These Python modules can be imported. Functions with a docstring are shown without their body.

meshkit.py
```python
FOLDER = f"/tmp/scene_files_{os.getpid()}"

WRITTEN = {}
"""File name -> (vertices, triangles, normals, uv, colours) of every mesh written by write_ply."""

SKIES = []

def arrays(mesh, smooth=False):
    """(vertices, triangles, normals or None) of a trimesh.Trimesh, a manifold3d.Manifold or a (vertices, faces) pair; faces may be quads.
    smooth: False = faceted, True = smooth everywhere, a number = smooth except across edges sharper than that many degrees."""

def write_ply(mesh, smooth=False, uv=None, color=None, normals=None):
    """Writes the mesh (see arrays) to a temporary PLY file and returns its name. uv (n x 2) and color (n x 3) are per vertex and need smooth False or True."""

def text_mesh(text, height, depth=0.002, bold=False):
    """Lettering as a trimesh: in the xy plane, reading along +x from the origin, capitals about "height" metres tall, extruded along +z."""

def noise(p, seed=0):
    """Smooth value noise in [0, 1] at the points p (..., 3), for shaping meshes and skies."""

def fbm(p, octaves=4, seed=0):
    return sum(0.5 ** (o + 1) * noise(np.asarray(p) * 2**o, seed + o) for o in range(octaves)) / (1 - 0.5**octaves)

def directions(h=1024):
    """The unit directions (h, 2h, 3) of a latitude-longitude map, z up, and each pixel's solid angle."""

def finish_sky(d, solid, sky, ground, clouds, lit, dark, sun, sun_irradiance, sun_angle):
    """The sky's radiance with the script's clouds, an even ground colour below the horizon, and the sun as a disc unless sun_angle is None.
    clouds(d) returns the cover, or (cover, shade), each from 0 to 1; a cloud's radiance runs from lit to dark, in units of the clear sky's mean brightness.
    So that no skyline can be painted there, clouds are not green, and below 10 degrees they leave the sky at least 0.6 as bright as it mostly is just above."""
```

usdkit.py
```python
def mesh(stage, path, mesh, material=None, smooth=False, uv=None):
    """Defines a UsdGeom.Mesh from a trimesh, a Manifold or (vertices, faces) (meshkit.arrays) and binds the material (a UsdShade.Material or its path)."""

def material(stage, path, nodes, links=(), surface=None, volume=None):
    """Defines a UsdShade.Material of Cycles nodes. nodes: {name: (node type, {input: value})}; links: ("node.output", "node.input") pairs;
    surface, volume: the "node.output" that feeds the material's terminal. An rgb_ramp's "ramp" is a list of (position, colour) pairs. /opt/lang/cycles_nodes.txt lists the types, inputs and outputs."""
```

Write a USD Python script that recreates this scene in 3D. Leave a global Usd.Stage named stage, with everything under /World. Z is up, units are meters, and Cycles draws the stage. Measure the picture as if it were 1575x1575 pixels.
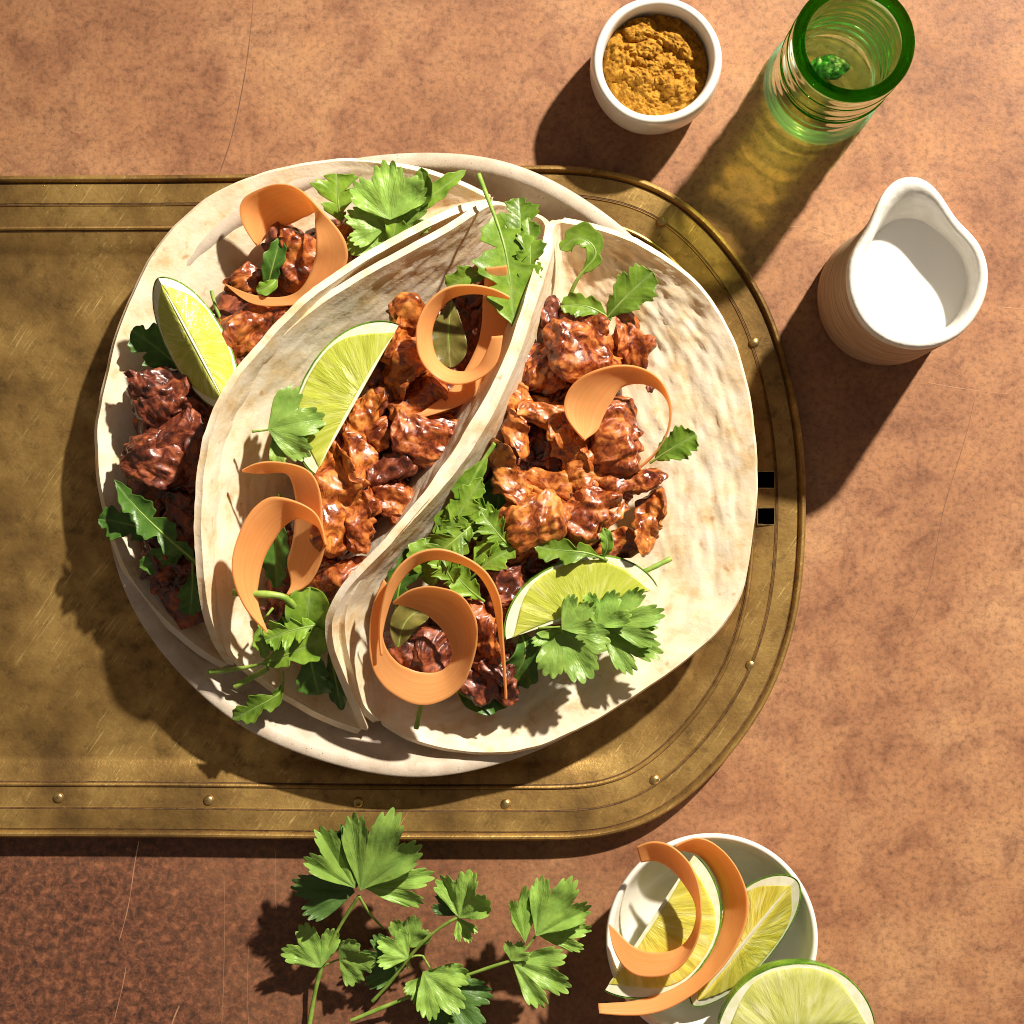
import math, random
import numpy as np
import trimesh
import manifold3d
from scipy.interpolate import CubicSpline
from pxr import Usd, UsdGeom, UsdLux, UsdShade, Gf, Sdf, Vt
import usdkit
from meshkit import noise, fbm

stage = Usd.Stage.CreateInMemory()
UsdGeom.SetStageUpAxis(stage, UsdGeom.Tokens.z)
UsdGeom.SetStageMetersPerUnit(stage, 1.0)
UsdGeom.Xform.Define(stage, '/World')

# ------------------------------------------------------------------ camera, light, exposure
CAM_H, FIELD = 800.0, 410.0            # millimetres: lens height over the table, width of table in view
KEY_POS, KEY_AIM = (0.87, 1.22, 1.25), (0.075, -0.01, 0.0)
KEY_POWER, KEY_RADIUS, KEY_CONE, KEY_SOFT = 118.0, 0.033, 15.5, 0.9
KEY_COLOR = (1.0, 0.915, 0.78)
FILL = (0.054, 0.044, 0.036)
EXPOSURE = 0.0

cam = UsdGeom.Camera.Define(stage, '/World/camera')
cam.AddTranslateOp().Set(Gf.Vec3d(0, 0, CAM_H / 1000))
cam.CreateHorizontalApertureAttr(36.0)
cam.CreateVerticalApertureAttr(36.0)
cam.CreateFocalLengthAttr(36.0 * CAM_H / FIELD)
cam.CreateClippingRangeAttr(Gf.Vec2f(0.02, 50.0))
cam.CreateExposureAttr(EXPOSURE)

key = UsdLux.SphereLight.Define(stage, '/World/key_lamp')
key.CreateRadiusAttr(KEY_RADIUS)
key.CreateNormalizeAttr(True)
key.CreateIntensityAttr(KEY_POWER)
key.CreateColorAttr(Gf.Vec3f(*KEY_COLOR))
shp = UsdLux.ShapingAPI.Apply(key.GetPrim())
shp.CreateShapingConeAngleAttr(KEY_CONE)
shp.CreateShapingConeSoftnessAttr(KEY_SOFT)
m = Gf.Matrix4d().SetLookAt(Gf.Vec3d(*KEY_POS), Gf.Vec3d(*KEY_AIM), Gf.Vec3d(0, 0, 1)).GetInverse()
UsdGeom.Xformable(key).AddTransformOp().Set(m)
dome = UsdLux.DomeLight.Define(stage, '/World/room_light')
dome.CreateIntensityAttr(1.0)
dome.CreateColorAttr(Gf.Vec3f(*FILL))

# ------------------------------------------------------------------ helpers
MM = FIELD / 1575.0                    # millimetres per photo pixel on the table


def P(px, py, z=0.0):
    """A point of the place (mm) that stands z mm over the table and is seen at pixel (px, py) of the photograph."""
    s = MM * (CAM_H - z) / CAM_H
    return np.array([(px - 787.5) * s, (787.5 - py) * s, z])


def PP(pts, z=0.0):
    return np.array([P(*(p if len(p) == 3 else (*p, z))) for p in pts])


def unit(v):
    v = np.asarray(v, float)
    return v / (np.linalg.norm(v, axis=-1, keepdims=True) + 1e-12)


def spline(pts, n, t=None):
    pts = np.asarray(pts, float)
    d = np.r_[0, np.cumsum(np.sqrt(np.linalg.norm(np.diff(pts, axis=0), axis=1)) + 1e-9)]
    if len(pts) == 2:
        f = lambda s: pts[0] + (pts[1] - pts[0]) * (s / d[-1])[:, None]
    else:
        f = CubicSpline(d, pts, bc_type='natural')
    fine = f(np.linspace(0, d[-1], 800))
    a = np.r_[0, np.cumsum(np.linalg.norm(np.diff(fine, axis=0), axis=1))]
    want = (np.linspace(0, 1, n) if t is None else np.asarray(t)) * a[-1]
    return np.stack([np.interp(want, a, fine[:, k]) for k in range(3)], 1)


def grid_faces(n, m, wrap=False, flip=False):
    i, j = np.meshgrid(np.arange(n - 1), np.arange(m if wrap else m - 1), indexing='ij')
    k = (j + 1) % m
    q = np.stack([i * m + j, (i + 1) * m + j, (i + 1) * m + k, i * m + k], -1).reshape(-1, 4)
    if flip:
        q = q[:, ::-1]
    return np.vstack([q[:, [0, 1, 2]], q[:, [0, 2, 3]]])


def grid_normals(G):
    du, dv = np.gradient(G, axis=0), np.gradient(G, axis=1)
    nn = np.cross(du, dv)
    return unit(nn)


def shell(G, th, normals=None, inset=0.0):
    """The sheet G (n, m, 3) as a closed body: G is one face, the other lies th mm behind it. Returns vertices, faces, indices of grid uv."""
    n, m = G.shape[:2]
    N = grid_normals(G) if normals is None else normals
    B = G - N * th
    v = np.vstack([G.reshape(-1, 3), B.reshape(-1, 3)])
    f1, f2 = grid_faces(n, m), grid_faces(n, m, flip=True) + n * m
    ring = np.r_[np.arange(m), np.arange(1, n) * m + m - 1, (n - 1) * m + np.arange(m - 2, -1, -1), np.arange(n - 2, 0, -1) * m]
    a, b = ring, np.roll(ring, -1)
    off = n * m
    q = np.stack([a, b, b + off, a + off], 1)
    return v, np.vstack([f1, f2, q[:, [0, 1, 2]], q[:, [0, 2, 3]]])


def tube(path, radii, sides=10, cap=True):
    p = np.asarray(path, float)
    r = np.broadcast_to(radii, (len(p),))
    t = unit(np.gradient(p, axis=0))
    a = np.cross(t, [0.13, 0.2, 1.0]); a = unit(a); b = np.cross(t, a)
    an = np.arange(sides) * 2 * np.pi / sides
    v = p[:, None] + r[:, None, None] * (np.cos(an)[None, :, None] * a[:, None] + np.sin(an)[None, :, None] * b[:, None])
    f = grid_faces(len(p), sides, wrap=True)
    v = v.reshape(-1, 3)
    if cap:
        n = len(v)
        v = np.vstack([v, p[0], p[-1]])
        k = np.arange(sides)
        f = np.vstack([f, np.stack([np.full(sides, n), k, (k + 1) % sides], 1), np.stack([np.full(sides, n + 1), n - sides + (k + 1) % sides, n - sides + k], 1)])
    return v, f


def lathe(profile, n=128, warp=None):
    """profile [(r, z)] turned about z (mm). warp(theta, r, z) -> (x, y, z) grids."""
    pr = np.asarray(profile, float)
    th = np.arange(n) * 2 * np.pi / n
    T, R = np.meshgrid(th, pr[:, 0]); Z = np.repeat(pr[:, 1][:, None], n, 1)
    if warp is None:
        X, Y = R * np.cos(T), R * np.sin(T)
    else:
        X, Y, Z = warp(T, R, Z)
    v = np.stack([X, Y, Z], -1).reshape(-1, 3)
    return v, grid_faces(len(pr), n, wrap=True, flip=True)


def join(*ms):
    vs, fs, k = [], [], 0
    for v, f in ms:
        vs.append(np.asarray(v)); fs.append(np.asarray(f) + k); k += len(v)
    return np.vstack(vs), np.vstack(fs)


def rounded(pts, k=3, r=0.35):
    """Corner-cutting of an open polyline profile: softens its corners."""
    p = np.asarray(pts, float)
    for _ in range(k):
        q = [p[0]]
        for a, b in zip(p[:-1], p[1:]):
            q += [a * (1 - r / 1.4) + b * r / 1.4, a * r / 1.4 + b * (1 - r / 1.4)]
        p = np.array(q + [p[-1]])
    return p


_used, LOC = {}, {}


def numbered(parent, name):
    k = (parent, name)
    _used[k] = _used.get(k, -1) + 1
    return f'{parent}/{name}' if _used[k] == 0 else f'{parent}/{name}_{_used[k]:03d}'


def tag(prim, label=None, cat=None, group=None, kind=None):
    for k, x in (('label', label), ('category', cat), ('group', group), ('kind', kind)):
        if x:
            prim.SetCustomDataByKey(k, x)
    return prim


def thing(name, label, cat, loc=(0, 0, 0), group=None, kind=None):
    path = numbered('/World', name)
    x = UsdGeom.Xform.Define(stage, path)
    x.AddTranslateOp().Set(Gf.Vec3d(*(float(c) / 1000 for c in loc)))
    LOC[path] = np.asarray(loc, float)
    tag(x.GetPrim(), label, cat, group, kind)
    return path


def obj(name, mesh, mat, parent='/World', smooth=True, uv=None, var=None, label=None, cat=None, group=None, kind=None):
    """One Mesh prim from vertices in mm. A top-level one gets its own Xform op at its base."""
    path = numbered(parent, name)
    v, f = mesh if isinstance(mesh, tuple) else (np.array(mesh.vertices), np.array(mesh.faces))
    v = np.asarray(v, float)
    own = parent == '/World'
    base = np.array([*v.mean(0)[:2], v[:, 2].min()]) if own else LOC[parent]
    LOC[path] = base
    g = usdkit.mesh(stage, path, ((v - base) / 1000.0, f), MAT[mat] if isinstance(mat, str) else mat, smooth=smooth, uv=uv)
    if own:
        g.AddTranslateOp().Set(Gf.Vec3d(*(base / 1000.0)))
    for k, a in (var or {}).items():
        UsdGeom.PrimvarsAPI(g).CreatePrimvar(k, Sdf.ValueTypeNames.FloatArray, 'vertex').Set(Vt.FloatArray.FromNumpy(np.asarray(a, np.float32)))
    tag(g.GetPrim(), label, cat, group, kind)
    return path


# ------------------------------------------------------------------ materials
MAT = {}


def mat(name, nodes, links, surface='p.BSDF'):
    MAT[name] = usdkit.material(stage, f'/World/Looks/{name}', nodes, links, surface=surface)


def N(scale, detail=4.0, rough=0.55, dist=0.0):
    return ('noise_texture', dict(scale=scale, detail=detail, roughness=rough, distortion=dist))


def ramp(*stops):
    return ('rgb_ramp', {'ramp': list(stops)})


def G3(x):
    return (x, x, x)


# table: patinated copper-brown sheet
mat('copper_patina', {
    'g': ('geometry', {}),
    'n1': N(14, 5, 0.6), 'r1': ramp((0.30, (0.225, 0.096, 0.046)), (0.5, (0.325, 0.149, 0.071)), (0.68, (0.415, 0.215, 0.104))),
    'n2': N(70, 6, 0.7, 0.6), 'r2': ramp((0.32, (0.68, 0.64, 0.70)), (0.5, (1, 1, 1)), (0.68, (1.12, 1.12, 1.02))),
    'n3': N(420, 4, 0.75), 'r3': ramp((0.30, G3(0.55)), (0.50, G3(1.0)), (0.7, G3(1.2))),
    'm1': ('mix', dict(mix_type='multiply', fac=1.0)), 'm2': ('mix', dict(mix_type='multiply', fac=1.0)),
    # rusty mottled corner, darkened wider to paint in the fall-off of light; noisy edge
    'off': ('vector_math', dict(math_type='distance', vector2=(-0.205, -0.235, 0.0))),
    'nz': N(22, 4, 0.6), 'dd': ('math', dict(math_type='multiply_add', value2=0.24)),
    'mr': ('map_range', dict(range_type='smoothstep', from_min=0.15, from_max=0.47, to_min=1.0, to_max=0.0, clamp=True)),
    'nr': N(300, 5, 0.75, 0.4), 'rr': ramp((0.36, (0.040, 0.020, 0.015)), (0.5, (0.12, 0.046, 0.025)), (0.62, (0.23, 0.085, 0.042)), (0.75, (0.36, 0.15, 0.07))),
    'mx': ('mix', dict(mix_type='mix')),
    'b': ('bump', dict(strength=0.25, distance=0.0006)),
    'rg': ('map_range', dict(from_min=0.3, from_max=0.7, to_min=0.42, to_max=0.62)),
    'p': ('principled_bsdf', dict(specular_ior_level=0.35)),
}, [('g.position', 'n1.vector'), ('g.position', 'n2.vector'), ('g.position', 'n3.vector'), ('g.position', 'nr.vector'), ('g.position', 'nz.vector'), ('g.position', 'off.vector1'),
    ('n1.fac', 'r1.fac'), ('n2.fac', 'r2.fac'), ('n3.fac', 'r3.fac'), ('nr.fac', 'rr.fac'), ('r1.color', 'm1.color1'), ('r2.color', 'm1.color2'), ('m1.color', 'm2.color1'), ('r3.color', 'm2.color2'),
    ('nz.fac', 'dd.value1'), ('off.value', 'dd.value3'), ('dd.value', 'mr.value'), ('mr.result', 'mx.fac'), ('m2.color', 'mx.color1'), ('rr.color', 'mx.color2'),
    ('n3.fac', 'b.height'), ('b.normal', 'p.normal'), ('n2.fac', 'rg.value'), ('rg.result', 'p.roughness'), ('mx.color', 'p.base_color')])
mat('scratch_dark', {'p': ('principled_bsdf', dict(base_color=(0.14, 0.06, 0.035), roughness=0.7))}, [])
mat('scratch_copper', {'p': ('principled_bsdf', dict(base_color=(0.78, 0.42, 0.25), roughness=0.35, metallic=0.6))}, [])

# aged brass
mat('brass', {
    'g': ('geometry', {}),
    'mr': ('mapping', dict(rotation=(0, 0, 0.60))), 'mp': ('mapping', dict(scale=(1.0, 0.045, 1.0))),
    'mk': ramp((0.46, G3(0)), (0.60, G3(1))),
    'st': N(1500, 3, 0.6), 'sr': ramp((0.60, G3(0)), (0.72, G3(1))),
    'mp2': ('mapping', dict(rotation=(0, 0, -0.55), scale=(0.05, 1.0, 1.0))), 'st2': N(900, 2, 0.5), 'q2': ('math', dict(math_type='multiply', value2=0.12)),
    'n1': N(26, 6, 0.65), 'n2': N(180, 5, 0.7), 'n3': N(700, 3, 0.6),
    'c1': ramp((0.34, (0.17, 0.098, 0.034)), (0.50, (0.33, 0.195, 0.060)), (0.70, (0.56, 0.36, 0.115))),
    'c2': ramp((0.30, G3(0.5)), (0.48, G3(1.0)), (0.7, G3(1.15))),
    'mm': ('mix', dict(mix_type='multiply', fac=0.9)),
    'sc': ('mix', dict(mix_type='mix', color2=(0.80, 0.58, 0.22))), 'sf': ('math', dict(math_type='multiply', value2=0.5)),
    'rg': ('map_range', dict(from_min=0.3, from_max=0.7, to_min=0.52, to_max=0.36)),
    'hs': ('math', dict(math_type='multiply_add', value2=0.6)), 'h2': ('math', dict(math_type='multiply_add', value2=0.7)),
    'b': ('bump', dict(strength=0.7, distance=0.0002)),
    'p': ('principled_bsdf', dict(metallic=0.72, specular_ior_level=0.4)),
}, [('g.position', 'mr.vector'), ('mr.vector', 'mp.vector'), ('mp.vector', 'st.vector'), ('n1.fac', 'mk.fac'), ('mk.color', 'sf.value2'), ('g.position', 'mp2.vector'), ('mp2.vector', 'st2.vector'), ('g.position', 'n1.vector'), ('g.position', 'n2.vector'), ('g.position', 'n3.vector'),
    ('n1.fac', 'c1.fac'), ('n2.fac', 'c2.fac'), ('c1.color', 'mm.color1'), ('c2.color', 'mm.color2'), ('st.fac', 'sr.fac'), ('sr.color', 'sf.value1'), ('sf.value', 'sc.fac'), ('mm.color', 'sc.color1'), ('sc.color', 'p.base_color'),
    ('n2.fac', 'rg.value'), ('rg.result', 'p.roughness'), ('st.fac', 'hs.value1'), ('st2.fac', 'q2.value1'), ('q2.value', 'hs.value3'), ('n3.fac', 'h2.value1'), ('hs.value', 'h2.value3'), ('h2.value', 'b.height'), ('b.normal', 'p.normal')])
mat('brass_bright', {
    'g': ('geometry', {}), 'n': N(500, 4, 0.6), 'c': ramp((0.35, (0.30, 0.19, 0.07)), (0.6, (0.62, 0.44, 0.18))),
    'p': ('principled_bsdf', dict(metallic=0.9, roughness=0.3))},
    [('g.position', 'n.vector'), ('n.fac', 'c.fac'), ('c.color', 'p.base_color')])

mat('brass_grime', {'g': ('geometry', {}), 'n': N(300, 4, 0.7), 'c': ramp((0.35, (0.055, 0.026, 0.012)), (0.65, (0.17, 0.09, 0.035))), 'p': ('principled_bsdf', dict(metallic=0.3, roughness=0.6))},
    [('g.position', 'n.vector'), ('n.fac', 'c.fac'), ('c.color', 'p.base_color')])

mat('hole_shade', {'p': ('principled_bsdf', dict(base_color=(0.012, 0.009, 0.007), roughness=0.9, specular_ior_level=0.0))}, [])  # near-black, puts the shade inside the holes into colour

# stoneware plate
mat('stoneware', {
    'g': ('geometry', {}), 'n': N(90, 5, 0.6), 'c': ramp((0.35, (0.46, 0.37, 0.28)), (0.6, (0.60, 0.51, 0.41))),
    'v': ('voronoi_texture', dict(scale=520.0, randomness=1.0)), 'vr': ramp((0.10, G3(0.35)), (0.17, G3(1))), 'nk': N(120, 2), 'kr': ramp((0.46, G3(0)), (0.56, G3(0.9))),
    'm': ('mix', dict(mix_type='multiply')), 'n3': N(1400, 3), 'b': ('bump', dict(strength=0.6, distance=0.00018)),
    'p': ('principled_bsdf', dict(roughness=0.5, specular_ior_level=0.3))},
    [('g.position', 'n.vector'), ('g.position', 'v.vector'), ('g.position', 'nk.vector'), ('g.position', 'n3.vector'), ('n.fac', 'c.fac'), ('v.distance', 'vr.fac'), ('nk.fac', 'kr.fac'), ('kr.color', 'm.fac'), ('c.color', 'm.color1'), ('vr.color', 'm.color2'), ('m.color', 'p.base_color'), ('n3.fac', 'b.height'), ('b.normal', 'p.normal')])

# flour tortilla
mat('tortilla', {
    'g': ('geometry', {}), 'at': ('attribute', dict(attribute='stain')), 'sf': ('math', dict(math_type='multiply', value2=0.62)), 'sm': ('mix', dict(mix_type='mix', color2=(0.66, 0.27, 0.06))),
    'n1': N(85, 5, 0.6), 'c1': ramp((0.33, (0.78, 0.59, 0.34)), (0.45, (0.92, 0.79, 0.56)), (0.60, (0.95, 0.87, 0.70))),
    'n2': N(210, 3, 0.5), 'k2': ramp((0.64, G3(0)), (0.76, G3(0.75))), 'mx': ('mix', dict(mix_type='mix', color2=(0.56, 0.30, 0.12))),
    'n3': N(900, 4, 0.65), 'n4': N(330, 4, 0.6), 'h': ('math', dict(math_type='multiply_add', value2=0.35)), 'b': ('bump', dict(strength=0.8, distance=0.0003)),
    'p': ('principled_bsdf', dict(roughness=0.6, specular_ior_level=0.25)),
    'tr': ('translucent_bsdf', dict(color=(0.95, 0.72, 0.42))), 'ms': ('mix_closure', dict(fac=0.22)),
}, [('g.position', 'n1.vector'), ('g.position', 'n2.vector'), ('g.position', 'n3.vector'), ('g.position', 'n4.vector'), ('n1.fac', 'c1.fac'), ('n2.fac', 'k2.fac'), ('k2.color', 'mx.fac'), ('c1.color', 'mx.color1'), ('at.fac', 'sf.value1'), ('sf.value', 'sm.fac'), ('mx.color', 'sm.color1'), ('sm.color', 'p.base_color'),
    ('n3.fac', 'h.value1'), ('n4.fac', 'h.value3'), ('h.value', 'b.height'), ('b.normal', 'p.normal'), ('p.BSDF', 'ms.closure1'), ('tr.BSDF', 'ms.closure2')], surface='ms.closure')


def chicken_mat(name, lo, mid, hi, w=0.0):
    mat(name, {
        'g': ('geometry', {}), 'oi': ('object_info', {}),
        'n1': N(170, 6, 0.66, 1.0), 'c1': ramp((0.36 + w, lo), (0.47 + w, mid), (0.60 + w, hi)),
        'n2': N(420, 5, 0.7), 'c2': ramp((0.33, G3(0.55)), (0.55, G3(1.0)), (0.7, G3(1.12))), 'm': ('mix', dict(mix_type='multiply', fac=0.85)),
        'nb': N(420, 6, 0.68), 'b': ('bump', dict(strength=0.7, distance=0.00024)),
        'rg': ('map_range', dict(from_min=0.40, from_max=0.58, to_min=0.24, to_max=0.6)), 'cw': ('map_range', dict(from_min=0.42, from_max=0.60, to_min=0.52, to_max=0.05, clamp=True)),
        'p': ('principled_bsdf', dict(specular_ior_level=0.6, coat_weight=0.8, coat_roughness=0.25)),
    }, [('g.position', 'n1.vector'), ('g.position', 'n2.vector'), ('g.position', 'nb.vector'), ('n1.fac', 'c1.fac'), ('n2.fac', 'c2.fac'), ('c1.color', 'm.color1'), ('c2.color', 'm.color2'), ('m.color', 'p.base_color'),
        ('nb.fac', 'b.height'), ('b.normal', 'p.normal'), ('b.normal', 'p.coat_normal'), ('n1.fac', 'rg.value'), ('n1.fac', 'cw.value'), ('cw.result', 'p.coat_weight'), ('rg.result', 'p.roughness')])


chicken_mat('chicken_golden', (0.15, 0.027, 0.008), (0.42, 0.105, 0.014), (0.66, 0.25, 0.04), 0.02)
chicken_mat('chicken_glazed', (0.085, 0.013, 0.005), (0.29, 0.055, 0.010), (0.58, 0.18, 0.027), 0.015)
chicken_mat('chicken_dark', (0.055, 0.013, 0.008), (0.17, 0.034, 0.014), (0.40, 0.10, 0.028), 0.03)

# carrot
mat('carrot', {
    'uv': ('texture_coordinate', {}), 'mp': ('mapping', dict(scale=(1.6, 16.0, 1.0))), 'n': N(1.0, 4, 0.6, 0.5), 'c': ramp((0.28, (0.98, 0.49, 0.15)), (0.5, (0.99, 0.55, 0.20)), (0.72, (1.0, 0.61, 0.26))),
    'b': ('bump', dict(strength=0.2, distance=0.0001)), 'p': ('principled_bsdf', dict(roughness=0.36, specular_ior_level=0.4)),
    'tr': ('translucent_bsdf', {}), 'ms': ('mix_closure', dict(fac=0.50))},
    [('uv.UV', 'mp.vector'), ('mp.vector', 'n.vector'), ('n.fac', 'c.fac'), ('c.color', 'p.base_color'), ('c.color', 'tr.color'), ('n.fac', 'b.height'), ('b.normal', 'p.normal'), ('p.BSDF', 'ms.closure1'), ('tr.BSDF', 'ms.closure2')], surface='ms.closure')


def leaf_mat(name, dark, light, vein, back, tl=0.33):
    mat(name, {
        'g': ('geometry', {}), 'oi': ('object_info', {}), 'n': N(170, 4, 0.6), 'c': ramp((0.32, dark), (0.68, light)),
        'a': ('attribute', dict(attribute='vein')), 'mv': ('mix', dict(mix_type='mix', color2=vein)), 'vf': ('math', dict(math_type='multiply', value2=0.7)),
        'mb': ('mix', dict(mix_type='mix', color2=back)), 'bf': ('math', dict(math_type='multiply', value2=0.55)),
        'hv': ('hsv', dict(hue=0.5, saturation=1.0)), 'vr': ('map_range', dict(from_min=0, from_max=1, to_min=0.78, to_max=1.2)),
        'nb': N(520, 3, 0.6), 'hb': ('math', dict(math_type='multiply_add', value2=-0.9)), 'b': ('bump', dict(strength=0.8, distance=0.0002)),
        'p': ('principled_bsdf', dict(roughness=0.36, specular_ior_level=0.45)), 'tr': ('translucent_bsdf', {}), 'ms': ('mix_closure', dict(fac=tl))},
        [('g.position', 'n.vector'), ('g.position', 'nb.vector'), ('n.fac', 'c.fac'), ('a.fac', 'vf.value1'), ('vf.value', 'mv.fac'), ('c.color', 'mv.color1'), ('g.backfacing', 'bf.value1'), ('bf.value', 'mb.fac'), ('mv.color', 'mb.color1'),
         ('oi.random', 'vr.value'), ('vr.result', 'hv.value'), ('mb.color', 'hv.color'), ('hv.color', 'p.base_color'), ('hv.color', 'tr.color'),
         ('a.fac', 'hb.value1'), ('nb.fac', 'hb.value3'), ('hb.value', 'b.height'), ('b.normal', 'p.normal'), ('p.BSDF', 'ms.closure1'), ('tr.BSDF', 'ms.closure2')], surface='ms.closure')


leaf_mat('arugula', (0.13, 0.26, 0.020), (0.33, 0.52, 0.055), (0.36, 0.50, 0.16), (0.20, 0.33, 0.09))
leaf_mat('arugula_dark', (0.05, 0.13, 0.016), (0.115, 0.25, 0.035), (0.22, 0.36, 0.10), (0.12, 0.22, 0.06))
leaf_mat('cilantro', (0.20, 0.41, 0.030), (0.45, 0.66, 0.075), (0.42, 0.62, 0.17), (0.32, 0.50, 0.13))
leaf_mat('olive_leaf', (0.16, 0.14, 0.03), (0.30, 0.26, 0.06), (0.44, 0.38, 0.13), (0.30, 0.26, 0.08))
mat('stem_green', {'g': ('geometry', {}), 'n': N(240, 3), 'c': ramp((0.35, (0.20, 0.36, 0.045)), (0.65, (0.38, 0.52, 0.10))), 'p': ('principled_bsdf', dict(roughness=0.4)), 'tr': ('translucent_bsdf', {}), 'ms': ('mix_closure', dict(fac=0.15))},
    [('g.position', 'n.vector'), ('n.fac', 'c.fac'), ('c.color', 'p.base_color'), ('c.color', 'tr.color'), ('p.BSDF', 'ms.closure1'), ('tr.BSDF', 'ms.closure2')], surface='ms.closure')

# lime
mat('lime_rind', {'g': ('geometry', {}), 'n': N(70, 4), 'c': ramp((0.34, (0.055, 0.15, 0.010)), (0.55, (0.15, 0.30, 0.02)), (0.7, (0.32, 0.45, 0.045))), 'v': ('voronoi_texture', dict(scale=900.0)), 'b': ('bump', dict(strength=0.6, distance=0.00035)), 'p': ('principled_bsdf', dict(roughness=0.3, specular_ior_level=0.5))},
    [('g.position', 'n.vector'), ('g.position', 'v.vector'), ('n.fac', 'c.fac'), ('c.color', 'p.base_color'), ('v.distance', 'b.height'), ('b.normal', 'p.normal')])
mat('lime_pith', {'g': ('geometry', {}), 'n': N(300, 3), 'c': ramp((0.35, (0.82, 0.82, 0.52)), (0.6, (0.93, 0.92, 0.74))), 'p': ('principled_bsdf', dict(roughness=0.5)), 'tr': ('translucent_bsdf', dict(color=(0.75, 0.78, 0.4))), 'ms': ('mix_closure', dict(fac=0.2))},
    [('g.position', 'n.vector'), ('n.fac', 'c.fac'), ('c.color', 'p.base_color'), ('p.BSDF', 'ms.closure1'), ('tr.BSDF', 'ms.closure2')], surface='ms.closure')


def flesh(name, a, b, c):
    mat(name, {'uv': ('texture_coordinate', {}), 'mp': ('mapping', dict(scale=(11.0, 1.6, 1.0))), 'mp2': ('mapping', dict(scale=(38.0, 5.0, 1.0))), 'n': N(1.0, 4, 0.6, 0.7), 'n2': N(1.0, 3, 0.6, 0.4),
               'h': ('math', dict(math_type='multiply_add', value2=0.75)), 'h2': ('math', dict(math_type='multiply_add', value2=0.22, value3=-0.11)), 'cs': ('math', dict(math_type='add')), 'c': ramp((0.34, a), (0.52, b), (0.70, c)), 'b': ('bump', dict(strength=0.9, distance=0.00045)),
               'p': ('principled_bsdf', dict(roughness=0.2, specular_ior_level=0.7)), 'tr': ('translucent_bsdf', {}), 'ms': ('mix_closure', dict(fac=0.35))},
        [('uv.UV', 'mp.vector'), ('uv.UV', 'mp2.vector'), ('mp.vector', 'n.vector'), ('mp2.vector', 'n2.vector'), ('n2.fac', 'h2.value1'), ('n2.fac', 'h.value1'), ('n.fac', 'h.value3'), ('n.fac', 'cs.value1'), ('h2.value', 'cs.value2'), ('cs.value', 'c.fac'), ('c.color', 'p.base_color'), ('c.color', 'tr.color'), ('h.value', 'b.height'), ('b.normal', 'p.normal'), ('p.BSDF', 'ms.closure1'), ('tr.BSDF', 'ms.closure2')], surface='ms.closure')


flesh('lime_flesh', (0.58, 0.64, 0.07), (0.68, 0.73, 0.12), (0.84, 0.86, 0.30))
flesh('lime_flesh_pale', (0.66, 0.68, 0.16), (0.78, 0.79, 0.28), (0.90, 0.89, 0.50))
flesh('lime_flesh_yellow', (0.74, 0.66, 0.07), (0.86, 0.79, 0.15), (0.93, 0.89, 0.38))

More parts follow.
